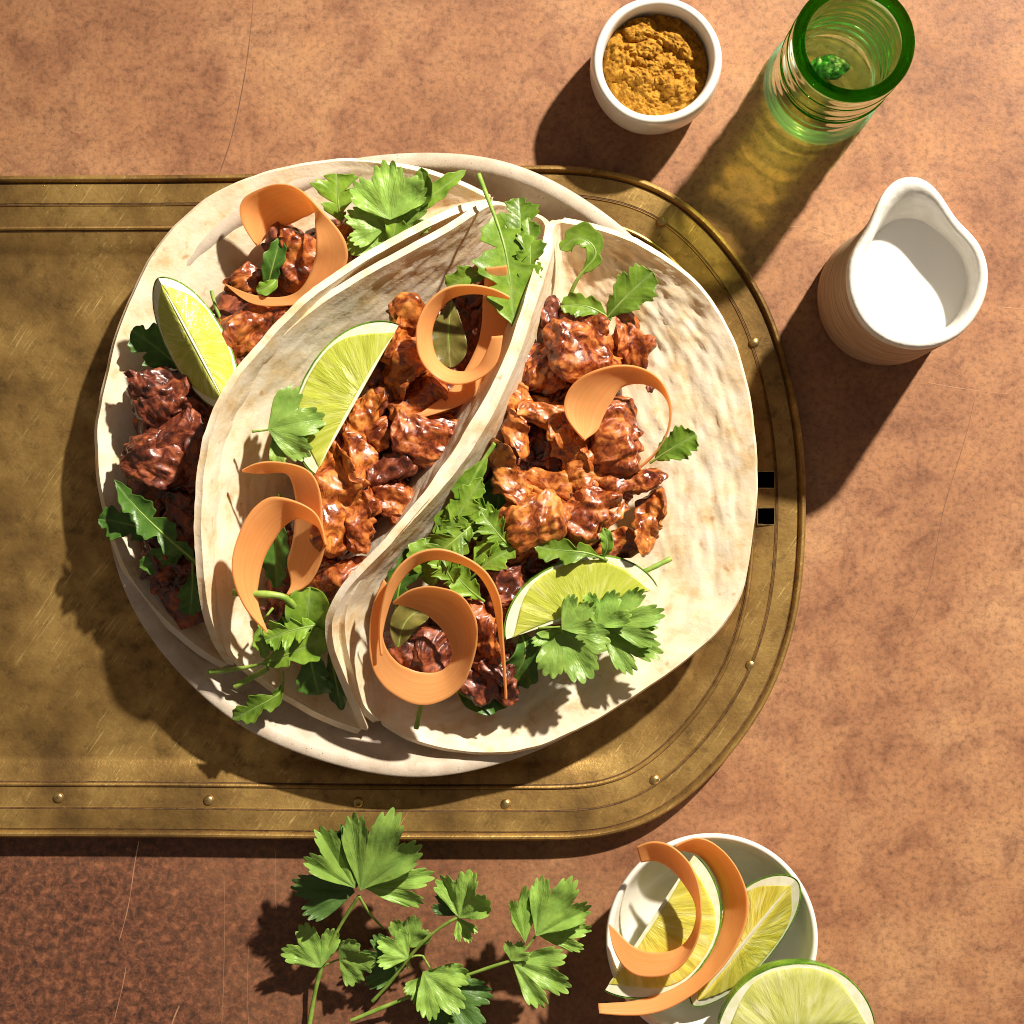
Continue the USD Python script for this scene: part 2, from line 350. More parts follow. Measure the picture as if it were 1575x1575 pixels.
# spice, ceramics, milk, glass
mat('spice_powder', {'g': ('geometry', {}), 'n': N(330, 5, 0.7), 'c': ramp((0.34, (0.22, 0.095, 0.014)), (0.5, (0.42, 0.205, 0.026)), (0.66, (0.56, 0.30, 0.045))), 'n2': N(1700, 3, 0.7), 'b': ('bump', dict(strength=0.9, distance=0.0005)), 'p': ('principled_bsdf', dict(roughness=0.95, specular_ior_level=0.1))},
    [('g.position', 'n.vector'), ('g.position', 'n2.vector'), ('n.fac', 'c.fac'), ('c.color', 'p.base_color'), ('n2.fac', 'b.height'), ('b.normal', 'p.normal')])
mat('white_porcelain', {'g': ('geometry', {}), 'n': N(60, 3), 'c': ramp((0.35, (0.80, 0.76, 0.68)), (0.65, (0.86, 0.83, 0.77))), 'p': ('principled_bsdf', dict(roughness=0.22, specular_ior_level=0.5))},
    [('g.position', 'n.vector'), ('n.fac', 'c.fac'), ('c.color', 'p.base_color')])
mat('speckled_glaze', {'g': ('geometry', {}), 'n': N(120, 3), 'c': ramp((0.35, (0.74, 0.70, 0.62)), (0.6, (0.84, 0.81, 0.75))), 'v': ('voronoi_texture', dict(scale=330.0)), 'vr': ramp((0.035, (0.25, 0.14, 0.08)), (0.075, G3(1))), 'm': ('mix', dict(mix_type='multiply', fac=0.8)), 'n3': N(500, 3), 'b': ('bump', dict(strength=0.3, distance=0.0006)), 'p': ('principled_bsdf', dict(roughness=0.3))},
    [('g.position', 'n.vector'), ('g.position', 'v.vector'), ('g.position', 'n3.vector'), ('n.fac', 'c.fac'), ('v.distance', 'vr.fac'), ('c.color', 'm.color1'), ('vr.color', 'm.color2'), ('m.color', 'p.base_color'), ('n3.fac', 'b.height'), ('b.normal', 'p.normal')])
mat('raw_clay', {'g': ('geometry', {}), 'mp': ('mapping', dict(scale=(0.35, 0.35, 6.0))), 'n': N(130, 5, 0.65), 'c': ramp((0.30, (0.30, 0.17, 0.10)), (0.5, (0.50, 0.33, 0.21)), (0.68, (0.66, 0.48, 0.33))), 'b': ('bump', dict(strength=0.7, distance=0.0004)), 'p': ('principled_bsdf', dict(roughness=0.7, specular_ior_level=0.25))},
    [('g.position', 'mp.vector'), ('mp.vector', 'n.vector'), ('n.fac', 'c.fac'), ('c.color', 'p.base_color'), ('n.fac', 'b.height'), ('b.normal', 'p.normal')])
mat('milk', {'p': ('principled_bsdf', dict(base_color=(0.90, 0.89, 0.86), roughness=0.18, subsurface_weight=0.0))}, [])
mat('clear_glass', {'gl': ('glass_bsdf', dict(color=(0.84, 0.98, 0.90), IOR=1.5, roughness=0.0)), 'tr': ('transparent_bsdf', {}), 'lw': ('layer_weight', dict(blend=0.5)), 'c': ramp((0.0, (0.60, 0.74, 0.58)), (0.12, (0.70, 0.80, 0.60)), (0.28, (1.0, 0.99, 0.66)), (0.65, (0.55, 0.72, 0.30)), (0.9, (0.15, 0.3, 0.06))), 'fc': ramp((0.0, G3(0.75)), (0.15, G3(0.85)), (0.3, G3(0.93)), (0.55, G3(0.4)), (0.75, G3(0.05))), 'ms': ('mix_closure', {})},
    [('lw.facing', 'c.fac'), ('lw.facing', 'fc.fac'), ('fc.color', 'ms.fac'), ('c.color', 'tr.color'), ('gl.BSDF', 'ms.closure1'), ('tr.BSDF', 'ms.closure2')], surface='ms.closure')
mat('green_glass', {'gl': ('glass_bsdf', dict(color=(0.07, 0.42, 0.06), IOR=1.5, roughness=0.0)), 'tr': ('transparent_bsdf', dict(color=(0.42, 0.62, 0.10))), 'ms': ('mix_closure', dict(fac=0.30))},
    [('gl.BSDF', 'ms.closure1'), ('tr.BSDF', 'ms.closure2')], surface='ms.closure')

mat('aqua_glass', {'gl': ('transparent_bsdf', dict(color=(0.86, 0.98, 0.80))), 'df': ('translucent_bsdf', dict(color=(0.55, 0.80, 0.74))), 'd2': ('diffuse_bsdf', dict(color=(0.50, 0.74, 0.70))), 'gs': ('glossy_bsdf', dict(roughness=0.12)), 'm0': ('mix_closure', dict(fac=0.5)), 'm1': ('mix_closure', dict(fac=0.15)), 'ms': ('mix_closure', dict(fac=0.32))},
    [('df.BSDF', 'm0.closure1'), ('d2.BSDF', 'm0.closure2'), ('m0.closure', 'm1.closure1'), ('gs.BSDF', 'm1.closure2'), ('gl.BSDF', 'ms.closure1'), ('m1.closure', 'ms.closure2')], surface='ms.closure')
mat('green_swirl', {'g': ('geometry', {}), 'n': N(260, 4, 0.6, 1.5), 'c': ramp((0.46, (0.006, 0.03, 0.008)), (0.60, (0.02, 0.20, 0.02)), (0.72, (0.25, 0.45, 0.18))), 'p': ('principled_bsdf', dict(roughness=0.35))},
    [('g.position', 'n.vector'), ('n.fac', 'c.fac'), ('c.color', 'p.base_color')])

# ------------------------------------------------------------------ the setting: table
table = thing('tabletop', 'brown patinated copper tabletop with scratches and rusty corner, partly darkened as painted light fall-off', None, (0, 0, 0), kind='structure')
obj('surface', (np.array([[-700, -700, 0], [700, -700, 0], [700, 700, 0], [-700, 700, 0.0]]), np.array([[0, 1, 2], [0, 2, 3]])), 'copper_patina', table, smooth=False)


def scratch(pts, w, m, seed=0):
    c = spline(PP(pts, 0.06), 26)
    t = unit(np.gradient(c, axis=0)); s = np.cross(t, [0, 0, 1.0])
    ww = w * (0.35 + 0.9 * noise(np.c_[np.arange(26) * 0.6, np.zeros(26), np.full(26, seed * 3.1)], seed))
    ww[0] = ww[-1] = 0.03
    G = np.stack([c - s * ww[:, None] / 2, c + s * ww[:, None] / 2], 1)
    obj('scratch', (G.reshape(-1, 3), grid_faces(26, 2)), m, table, smooth=False)


for k, (pts, w, mm) in enumerate([
    ([(390, -10), (384, 60), (372, 140), (355, 215), (337, 268)], 0.42, 'scratch_dark'),
    ([(214, 1292), (207, 1330), (198, 1390), (183, 1448)], 0.38, 'scratch_copper'),
    ([(194, 1485), (190, 1510), (183, 1540), (176, 1568)], 0.36, 'scratch_copper'),
    ([(276, 1547), (270, 1560), (263, 1580)], 0.6, 'scratch_copper'),
    ([(345, 1355), (345, 1420), (344, 1500), (341, 1580)], 0.16, 'scratch_copper'),
    ([(382, 1450), (381, 1520), (382, 1580)], 0.16, 'scratch_copper'),
    ([(424, 1310), (423, 1365), (425, 1400)], 0.16, 'scratch_copper'),
    ([(1425, 588), (1470, 596), (1520, 603), (1560, 607)], 0.22, 'scratch_copper'),
    ([(1512, 1363), (1545, 1365), (1580, 1367)], 0.3, 'scratch_copper'),
    ([(1520, 1475), (1545, 1474), (1562, 1474)], 0.3, 'scratch_copper'),
    ([(1490, 1540), (1530, 1536), (1580, 1532)], 0.22, 'scratch_copper'),
    ([(1250, 352), (1266, 357), (1280, 362)], 0.3, 'scratch_copper'),
    ([(1210, 349), (1222, 348), (1232, 349)], 0.25, 'scratch_copper'),
    ([(1540, 472), (1560, 474), (1580, 475)], 0.25, 'scratch_copper'),
    ([(1313, 940), (1320, 943), (1327, 944)], 0.3, 'scratch_copper'),
    ([(922, 8), (926, 17), (929, 25)], 0.25, 'scratch_copper'),
    ([(1500, 610), (1480, 690), (1450, 790), (1428, 900), (1400, 960)], 0.25, 'scratch_dark'),
]):
    scratch(pts, w, mm, k)

# ------------------------------------------------------------------ brass tray
out = PP([(-260, 271), (-120, 271), (0, 269), (200, 268), (390, 266), (560, 262), (720, 256), (830, 253), (900, 256), (960, 266), (1020, 288), (1080, 330), (1130, 385), (1175, 455), (1205, 530), (1225, 610), (1237, 690), (1241, 780),
          (1238, 860), (1229, 935), (1212, 1003), (1185, 1070), (1147, 1132), (1097, 1192), (1042, 1240), (985, 1272), (915, 1290), (820, 1294), (660, 1294), (500, 1293), (250, 1290), (0, 1289), (-120, 1288), (-260, 1288)], 9.0)
right = spline(out, 520)
left_c = 0.5 * (right[0] + right[-1]); hh = 0.5 * (right[0][1] - right[-1][1])
an = np.linspace(-np.pi / 2, -3 * np.pi / 2, 160)[1:-1]
sup = lambda x, e: np.sign(x) * np.abs(x) ** e
left = np.stack([left_c[0] + 115 * -np.abs(np.cos(an)) ** 0.55, left_c[1] + hh * sup(np.sin(an), 0.6), np.full(len(an), 9.0)], 1)
outline = np.vstack([right, left])
# clockwise (seen from above): inward normal is to the right of travel
tt = unit(np.roll(outline, -1, 0) - np.roll(outline, 1, 0))
inw = np.stack([tt[:, 1], -tt[:, 0], np.zeros(len(tt))], 1)
prof = [(0.55, 6.6), (0.1, 7.4), (0.25, 8.3), (0.9, 8.95), (1.7, 9.0), (2.35, 8.6), (2.75, 7.8), (3.0, 6.75), (3.35, 6.6), (3.6, 7.1), (7.0, 6.95), (11.0, 6.75), (11.25, 6.35), (11.6, 6.3), (11.95, 6.55), (12.35, 6.1), (16.0, 5.6), (19.9, 5.1), (20.2, 5.5), (20.8, 5.7), (21.4, 5.35), (21.7, 4.6),
        (25.0, 3.9), (28.3, 3.2), (30.0, 2.3), (32.0, 1.85), (37.0, 1.6)]
rings = [outline[:, :3] * [1, 1, 0] + inw * d + [0, 0, z] for d, z in prof]
under = [outline * [1, 1, 0] + inw * d + [0, 0, z] for d, z in [(36.0, 0.3), (30.5, 0.3), (27.5, 1.2), (21.5, 3.0), (11.0, 4.5), (4.0, 5.4), (1.5, 6.0)]]
K = len(outline)
allr = rings + under
V = np.vstack(allr + [np.array([[rings[-1][:, 0].mean(), 0, 1.6]]), np.array([[rings[-1][:, 0].mean(), 0, 0.3]])])
F = [grid_faces(1 + len(rings) - 1, K, wrap=True, flip=False)]
nr = len(rings)
kk = np.arange(K)
F.append(np.stack([(nr - 1) * K + kk, np.full(K, len(V) - 2), (nr - 1) * K + (kk + 1) % K], 1))
F.append(grid_faces(len(under), K, wrap=True) + nr * K)
F.append(np.stack([nr * K + kk, nr * K + (kk + 1) % K, np.full(K, len(V) - 1)], 1))
last = (len(allr) - 1) * K
q = np.stack([last + kk, kk, (kk + 1) % K, last + (kk + 1) % K], 1)
F.append(np.vstack([q[:, [0, 1, 2]], q[:, [0, 2, 3]]]))
F = np.vstack(F)
tm = trimesh.Trimesh(V, F, process=False)
if tm.volume < 0:
    F = F[:, ::-1]
man = manifold3d.Manifold(manifold3d.Mesh(np.asarray(V, np.float32), np.asarray(F, np.uint32)))
holes = [(1178, 738), (1178, 794)]
if man.status() == manifold3d.Error.NoError:
    for hx, hy in holes:
        c = P(hx, hy, 5.5)
        man = man - manifold3d.Manifold.cube([6.5, 6.5, 20], True).translate([c[0], c[1], 5])
    body = man
else:
    print('TRAY NOT MANIFOLD', man.status())
    body = (V, F)
if hasattr(body, 'to_mesh'):
    mm_ = body.to_mesh(); body = (np.array(mm_.vert_properties[:, :3]), np.array(mm_.tri_verts))
tray = thing('brass_tray', 'large aged brass serving tray with rounded end and ridged rim', 'tray', (outline[:, 0].mean(), 0, 0))
obj('tray_body', body, 'brass', tray, smooth=32)
for k, (hx, hy) in enumerate(holes):
    c = P(hx, hy, 5.6)
    s, w = 3.25, 0.32
    obj('hole_backing', (np.array([[-s, -s, 0.0], [s, -s, 0], [s, s, 0], [-s, s, 0]]) + [c[0], c[1], 0.15], np.array([[0, 1, 2], [0, 2, 3]])), 'hole_shade', tray, smooth=False)  # dark sheet added under the hole in place of its shade
    fr = manifold3d.Manifold.cube([2 * s + 2 * w, 2 * s + 2 * w, 5.6], True) - manifold3d.Manifold.cube([2 * s - 0.1, 2 * s - 0.1, 9], True)
    fr = fr.translate([0, 0, -2.25])
    top = (manifold3d.Manifold.cube([2 * s + 2 * w, 2 * s + 2 * w, 0.3], True) - manifold3d.Manifold.cube([2 * s - 0.1, 2 * s - 0.1, 3], True)).translate([float(c[0]), float(c[1]), 6.05]).to_mesh()
    obj('hole_collar', (lambda mq: (np.array(mq.vert_properties[:, :3]), np.array(mq.tri_verts)))(fr.translate([float(c[0]), float(c[1]), 5.35]).to_mesh()), 'hole_shade', tray, smooth=False)  # dark walls added to keep light out of the hole
    obj('hole_frame', (np.array(top.vert_properties[:, :3]), np.array(top.tri_verts)), 'brass_bright', tray, smooth=False)  # thin raised ring added to brighten the hole edge like a highlight
def groove(d, w, z):
    lo = outline * [1, 1, 0]
    G = np.stack([lo + inw * (d - w / 2) + [0, 0, z], lo + inw * d + [0, 0, z + 0.05], lo + inw * (d + w / 2) + [0, 0, z]], 1)
    G = np.concatenate([G, G[:1]])
    v, f = shell(G, 0.25, np.broadcast_to([0, 0, 1.0], G.shape))
    obj('rim_groove', (v, f), 'brass_grime', tray)


groove(3.2, 0.9, 6.78); groove(11.45, 0.6, 6.46); groove(21.85, 0.5, 4.72); groove(20.0, 0.4, 5.2)
dome_p = [(1.75, -0.8), (1.75, 0.1), (1.62, 0.5), (1.25, 0.85), (0.7, 1.05), (0.02, 1.1)]
for (rx, ry) in [(1160, 527), (1018, 341), (1154, 1023), (1007, 1200), (778, 1237), (551, 1234), (321, 1231), (90, 1227)]:
    v, f = lathe(dome_p, 28)
    obj('rivet', (v * [1.22, 1.22, 1.15] + P(rx, ry, 6.35 if ry < 600 else 5.7), f), 'brass_bright', tray)
for (rx, ry) in [(68, 286), (117, 286), (196, 285), (244, 285)]:
    v, f = lathe([(0.45, -0.3), (0.42, 0.1), (0.2, 0.3), (0.02, 0.33)], 12)
    obj('pin_head', (v + P(rx, ry, 6.9), f), 'brass_bright', tray)  # tiny bright studs added as glints along the rim

# ------------------------------------------------------------------ stoneware plate
pc = P(638, 713, 20)
pp = rounded([(0.05, 2.2), (60, 2.2), (88, 2.4), (100, 4.5), (112, 11), (121.2, 17.6), (122.6, 19.2), (122.0, 20.2), (119.5, 20.6), (117.0, 19.9), (115.4, 17.6), (110, 11.5), (101, 7.4), (88, 6.4), (50, 6.2), (0.05, 6.2)], 2)


def plate_warp(T, R, Z):
    w = 1 + 0.006 * np.sin(2 * T + 0.6) + 0.004 * np.sin(5 * T + 2) + 0.0025 * np.sin(11 * T)
    k = np.clip(R / 122, 0, 1) ** 4
    R2 = R * (1 + (w - 1) * k)
    Z2 = Z + k * (0.5 * np.sin(3 * T + 1) + 0.25 * np.sin(7 * T)) * (Z > 3)
    return R2 * np.cos(T), R2 * np.sin(T), Z2


v, f = lathe(pp[::-1], 220, plate_warp)
obj('plate', (v + [pc[0], pc[1], 0], f), 'stoneware', label='round cream stoneware plate under the three tacos on the tray', cat='plate')

# ------------------------------------------------------------------ tortillas
def tortilla(Lp, Rp, Vp, aL, bL, aR, bR, seed, label, wrL=0.6, wrR=0.6, th=3.0, waves=1.0, bul=(0, 0, 0)):
    n, m = 130, 121
    t = 0.5 - 0.5 * np.cos(np.linspace(0.0, np.pi, n))
    t = 0.35 * np.linspace(0, 1, n) + 0.65 * t
    L, R, Vv = (spline(PP(x), n, t) for x in (Lp, Rp, Vp))
    end = np.clip(np.sin(np.pi * t), 0, 1)[:, None] ** 0.6
    for E, s in ((L, 1), (R, 2)):
        for k in range(3):
            E[:, k] += (end[:, 0] * waves * 1.6 * (fbm(np.c_[E[:, 0] / 11, E[:, 1] / 11, np.full(n, s * 7.7 + k * 3 + seed)], 3, seed + k) - 0.5)) * (1.0 if k < 2 else 1.6)
    tg = unit(np.gradient(R * [1, 1, 0], axis=0)); outd = np.stack([tg[:, 1], -tg[:, 0], 0 * t], 1)
    bl = np.interp(t, np.linspace(0, 1, len(bul)), bul) * end[:, 0]
    u = np.linspace(-1, 1, m)
    u = np.sign(u) * np.abs(u) ** 0.9
    G = np.zeros((n, m, 3))
    for j, uu in enumerate(u):
        E, a, b = (L, aL, bL) if uu < 0 else (R, aR, bR)
        s = abs(uu)
        G[:, j, :2] = Vv[:, :2] + (E - Vv)[:, :2] * s ** a
        G[:, j, 2] = Vv[:, 2] + (E - Vv)[:, 2] * s ** b
        if uu > 0:
            G[:, j] += outd * (bl * math.sin(math.pi * s ** 1.6))[:, None]
    Nn = grid_normals(G)
    if Nn[n // 2, m // 2, 2] < 0:
        G = G[:, ::-1]; Nn = grid_normals(G); u = u[::-1]
    q = G.reshape(-1, 3)
    d = 1.5 * (fbm(q / 6.5, 4, seed) - 0.5) + 0.5 * (noise(q / 1.9, seed + 9) - 0.5)
    wr = np.where(u < 0, wrL, wrR)[None, :, None].repeat(n, 0).reshape(-1)
    # soft folds and dents of baked dough
    wv = fbm(q / 8.0 + 3.3, 3, seed + 20)
    rd = np.abs(2 * fbm(q / 5.2, 3, seed + 31) - 1)
    bb = fbm(q / 2.4, 2, seed + 41) - 0.5
    d = d * (0.5 + 0.4 * wr) + wr * 1.5 * (wv - 0.5) - np.clip(wr, 0, 2) * 0.85 * rd + wr * 0.8 * bb
    fall = (np.clip((1 - np.abs(u)) * 9, 0.25, 1)[None, :] * np.clip(end * 2.0, 0, 1)).reshape(-1)
    G = (q + Nn.reshape(-1, 3) * (d * fall)[:, None]).reshape(n, m, 3)
    # oil and sauce soaked in around the filling: a stain of its own shape
    st = np.clip(1.25 - 1.9 * np.abs(u)[None, :] + 1.6 * (fbm(q / 17.0 + seed, 4, seed + 50) - 0.5).reshape(n, m), 0, 1) ** 1.5
    st = np.maximum(st, np.clip((noise(q / 2.6, seed + 60).reshape(n, m) - 0.86) * 9, 0, 1) * np.clip(1.3 - 1.3 * np.abs(u)[None, :], 0, 1)) * np.clip(end, 0, 1)
    B = G - Nn * th
    ring = [(0, j) for j in range(m)] + [(i, m - 1) for i in range(1, n)] + [(n - 1, j) for j in range(m - 2, -1, -1)] + [(i, 0) for i in range(n - 2, 0, -1)]
    ri, rj = np.array(ring).T
    a_, b_ = G[ri, rj], B[ri, rj]
    mid_ = (a_ + b_) / 2 + unit(np.cross(unit(np.roll(a_, -1, 0) - np.roll(a_, 1, 0)), Nn[ri, rj])) * 0.35
    mid_ += 0.35 * (noise(mid_ / 1.3, seed)[:, None] - 0.5)
    K_ = len(ring)
    side = np.stack([a_, mid_, b_], 0)
    v = np.vstack([G.reshape(-1, 3), B.reshape(-1, 3), side.reshape(-1, 3)])
    f = np.vstack([grid_faces(n, m), grid_faces(n, m, flip=True) + n * m, grid_faces(3, K_, wrap=True) + 2 * n * m])
    stv = np.r_[st.reshape(-1), 0.4 * st.reshape(-1), np.zeros(3 * K_)]
    return obj('tortilla', (v, f), 'tortilla', smooth=True, var={'stain': stv}, label=label, cat='tortilla')


tortilla([(350, 1022, 14), (312, 1000, 18), (252, 950, 20), (197, 880, 22), (165, 790, 24), (150, 690, 25), (160, 600, 26), (186, 500, 26), (232, 400, 26), (302, 320, 25), (395, 271, 24), (480, 252, 23), (560, 249, 22), (640, 262, 22), (700, 281, 22), (752, 306, 24)],
         [(350, 1022, 14), (328, 990, 32), (308, 930, 46), (300, 850, 54), (299, 770, 57), (311, 680, 58), (342, 600, 58), (402, 520, 57), (472, 450, 55), (560, 390, 50), (660, 335, 42), (715, 313, 32), (752, 306, 24)],
         [(350, 1022, 14), (292, 930, 10), (265, 820, 9), (272, 710, 9), (312, 600, 9), (395, 490, 9), (510, 400, 9), (640, 330, 11), (752, 306, 24)],
         1.0, 1.25, 0.75, 1.6, 3, 'leftmost folded flour tortilla, its pale outer half flat on the plate rim', 0.3, 0.5, bul=(2, 9, 9, 8, 7, 5, 2))
tortilla([(556, 1122, 15), (510, 1106, 17), (455, 1078, 19), (405, 1046, 22), (360, 1008, 28), (337, 930, 40), (326, 830, 46), (327, 740, 49), (341, 665, 50), (375, 585, 51), (440, 512, 52), (520, 452, 52), (620, 394, 50), (700, 350, 46), (748, 320, 40), (780, 318, 26), (805, 330, 15)],
         [(556, 1122, 15), (536, 1080, 28), (508, 1012, 42), (501, 955, 50), (525, 900, 55), (580, 840, 58), (660, 745, 60), (730, 640, 61), (780, 540, 61), (812, 440, 58), (834, 372, 50), (838, 345, 38), (824, 333, 24), (805, 330, 15)],
         [(556, 1122, 15), (480, 1030, 10), (452, 920, 9), (480, 820, 9), (540, 720, 9), (610, 620, 9), (690, 520, 9), (760, 420, 10), (805, 330, 15)],
         0.9, 1.5, 0.75, 1.6, 11, 'middle folded flour tortilla standing between the two others', 0.55, 0.6, bul=(3, 10, 8, 3, 1, 0, 0))
tortilla([(585, 1108, 17), (560, 1085, 26), (540, 1020, 38), (531, 950, 47), (558, 890, 53), (612, 825, 57), (690, 740, 60), (757, 640, 61), (801, 540, 61), (830, 450, 58), (850, 385, 50), (852, 352, 38), (862, 342, 24)],
         [(585, 1108, 17), (620, 1130, 20), (670, 1147, 22), (750, 1157, 24), (845, 1140, 25), (950, 1086, 27), (1060, 1010, 29), (1130, 930, 30), (1154, 835, 31), (1162, 740, 32), (1155, 640, 32), (1130, 535, 31), (1082, 452, 30), (1022, 400, 29), (962, 368, 29), (905, 350, 26), (862, 342, 24)],
         [(585, 1108, 17), (622, 1010, 10), (692, 915, 9), (770, 810, 9), (825, 690, 9), (858, 560, 9), (868, 440, 10), (862, 342, 24)],
         0.75, 1.6, 1.0, 1.35, 23, 'rightmost flour tortilla, its broad wrinkled half spread open to the right', 0.4, 1.5)

# ------------------------------------------------------------------ fillings
def mound(path, rad, seed, label):
    p = spline(PP(path), 70)
    r = np.interp(np.linspace(0, 1, 70), np.linspace(0, 1, len(rad)), rad) * MM
    v, f = tube(p, r, 40)
    c = np.repeat(p, 40, 0)
    w = v[:-2]
    w[:, 2] = c[:, 2] + (w[:, 2] - c[:, 2]) * 0.55
    k = fbm(w / 7.0, 4, seed)
    w += unit(w - c) * ((k - 0.5) * 9.0)[:, None]
    v[:-2] = w
    rs = np.random.RandomState(seed)
    ms = [(v, f)]
    ic = trimesh.creation.icosphere(3)
    for k in range(150):                        # small torn shreds lying in the sauce
        i = rs.randint(6, 64); off = rs.uniform(-0.85, 0.85)
        tdir = unit(p[min(i + 1, 69)] - p[i - 1]); sd = np.array([tdir[1], -tdir[0], 0])
        c0 = p[i] + sd * off * r[i] + [0, 0, 0.60 * r[i] * math.sqrt(1 - off * off) - 0.5]
        a_, b_ = rs.uniform(2.5, 6.5), rs.uniform(1.0, 2.3)
        w2 = np.array(ic.vertices) * [a_, b_, b_ * 0.8]
        w2[:, 1] += rs.uniform(-0.5, 0.5) * a_ * (np.array(ic.vertices)[:, 0] ** 2)
        w2 += np.array(ic.vertices) * (1.9 * (fbm(w2 / 2.2 + k * 9.1, 3, k) - 0.5))[:, None]
        th, tl = rs.uniform(0, 6.28), rs.uniform(-0.5, 0.5)
        w2 = w2 @ trimesh.transformations.euler_matrix(0, tl, th)[:3, :3].T + c0
        ms.append((w2, np.array(ic.faces)))
    v, f = join(*ms)
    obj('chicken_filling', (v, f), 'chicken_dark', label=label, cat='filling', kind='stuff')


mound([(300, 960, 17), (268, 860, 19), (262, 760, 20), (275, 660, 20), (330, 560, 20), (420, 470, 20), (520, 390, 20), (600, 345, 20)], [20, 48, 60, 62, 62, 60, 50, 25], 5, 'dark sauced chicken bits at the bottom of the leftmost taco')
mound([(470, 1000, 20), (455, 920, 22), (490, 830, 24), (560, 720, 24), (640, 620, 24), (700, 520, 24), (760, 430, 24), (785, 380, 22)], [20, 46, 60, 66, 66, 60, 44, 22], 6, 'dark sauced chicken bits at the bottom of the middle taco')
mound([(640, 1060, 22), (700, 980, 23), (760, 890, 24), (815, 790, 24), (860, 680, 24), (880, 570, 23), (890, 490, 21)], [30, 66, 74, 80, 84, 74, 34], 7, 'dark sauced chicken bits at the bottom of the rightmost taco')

ICO = trimesh.creation.icosphere(4)
ICO5 = trimesh.creation.icosphere(5)


def chicken(px, py, z, lx, ly, ang, tone, seed, label, thick=None, bend=0.0, rough=1.0):
    """A torn piece of cooked meat: lx by ly photo pixels, its long side turned ang degrees clockwise in the photo."""
    ico = ICO5 if lx * ly > 3400 else ICO
    v = np.array(ico.vertices)
    a, b = lx * MM * 0.56, ly * MM * 0.57
    c = (thick or 0.68 * min(a, b) * 2) / 2
    e = np.sign(v) * np.abs(v) ** 0.74          # squarer than an ellipsoid
    w = e * [a, b, c]
    rs = np.random.RandomState(seed)
    for _ in range(6):                          # torn flat faces
        nn = unit(rs.randn(3) * [1, 1, 0.8]); h = np.linalg.norm(nn * [a, b, c]) * (0.66 + 0.25 * rs.rand())
        w -= nn * (np.clip(w @ nn - h, 0, None) * 0.7)[:, None]
    q = w + seed * 13.7
    tap = 1 + 0.28 * np.sin(seed * 1.7) * v[:, 0]
    w[:, 1] *= tap; w[:, 2] *= tap
    w[:, 1] += bend * (v[:, 0] ** 2 - 0.35) * a
    big = fbm(q / (0.9 * min(a, b) + 2.2), 3, seed) - 0.5
    mid = fbm(np.c_[q[:, 0] / 7.5, q[:, 1] / 4.2, q[:, 2] / 4.2], 2, seed + 5) - 0.5
    torn = np.clip((np.abs(v[:, 0]) - 0.45) / 0.55, 0, 1) * (noise(np.c_[q[:, 0] / 12, q[:, 1] / 2.4, q[:, 2] / 2.4], seed + 11) - 0.6)
    fine = fbm(q / 1.1, 2, seed + 8) - 0.5
    nv = unit(e / np.array([a, b, c]))
    w = w + nv * (rough * (big * 1.15 * min(a, b, 9) + mid * 4.6 + fine * 0.7))[:, None]
    w[:, 0] += np.sign(v[:, 0]) * torn * min(a, 8) * 0.9
    tw = 0.9 * math.sin(seed * 5.1) * v[:, 0]
    w[:, 1], w[:, 2] = w[:, 1] * np.cos(tw) - w[:, 2] * np.sin(tw), w[:, 1] * np.sin(tw) + w[:, 2] * np.cos(tw)
    w[:, 2] += 0.22 * a * math.sin(seed * 3.3) * (v[:, 0] ** 2 - 0.4)
    th = -math.radians(ang)
    x = w[:, 0] * math.cos(th) - w[:, 1] * math.sin(th)
    y = w[:, 0] * math.sin(th) + w[:, 1] * math.cos(th)
    tilt = 0.22 * math.sin(seed * 2.3)
    zz = w[:, 2] + tilt * x
    obj('chicken_piece', (np.stack([x, y, zz], 1) + P(px, py, z), np.array(ico.faces)), 'chicken_' + tone, label=label, cat='chicken', group=None)


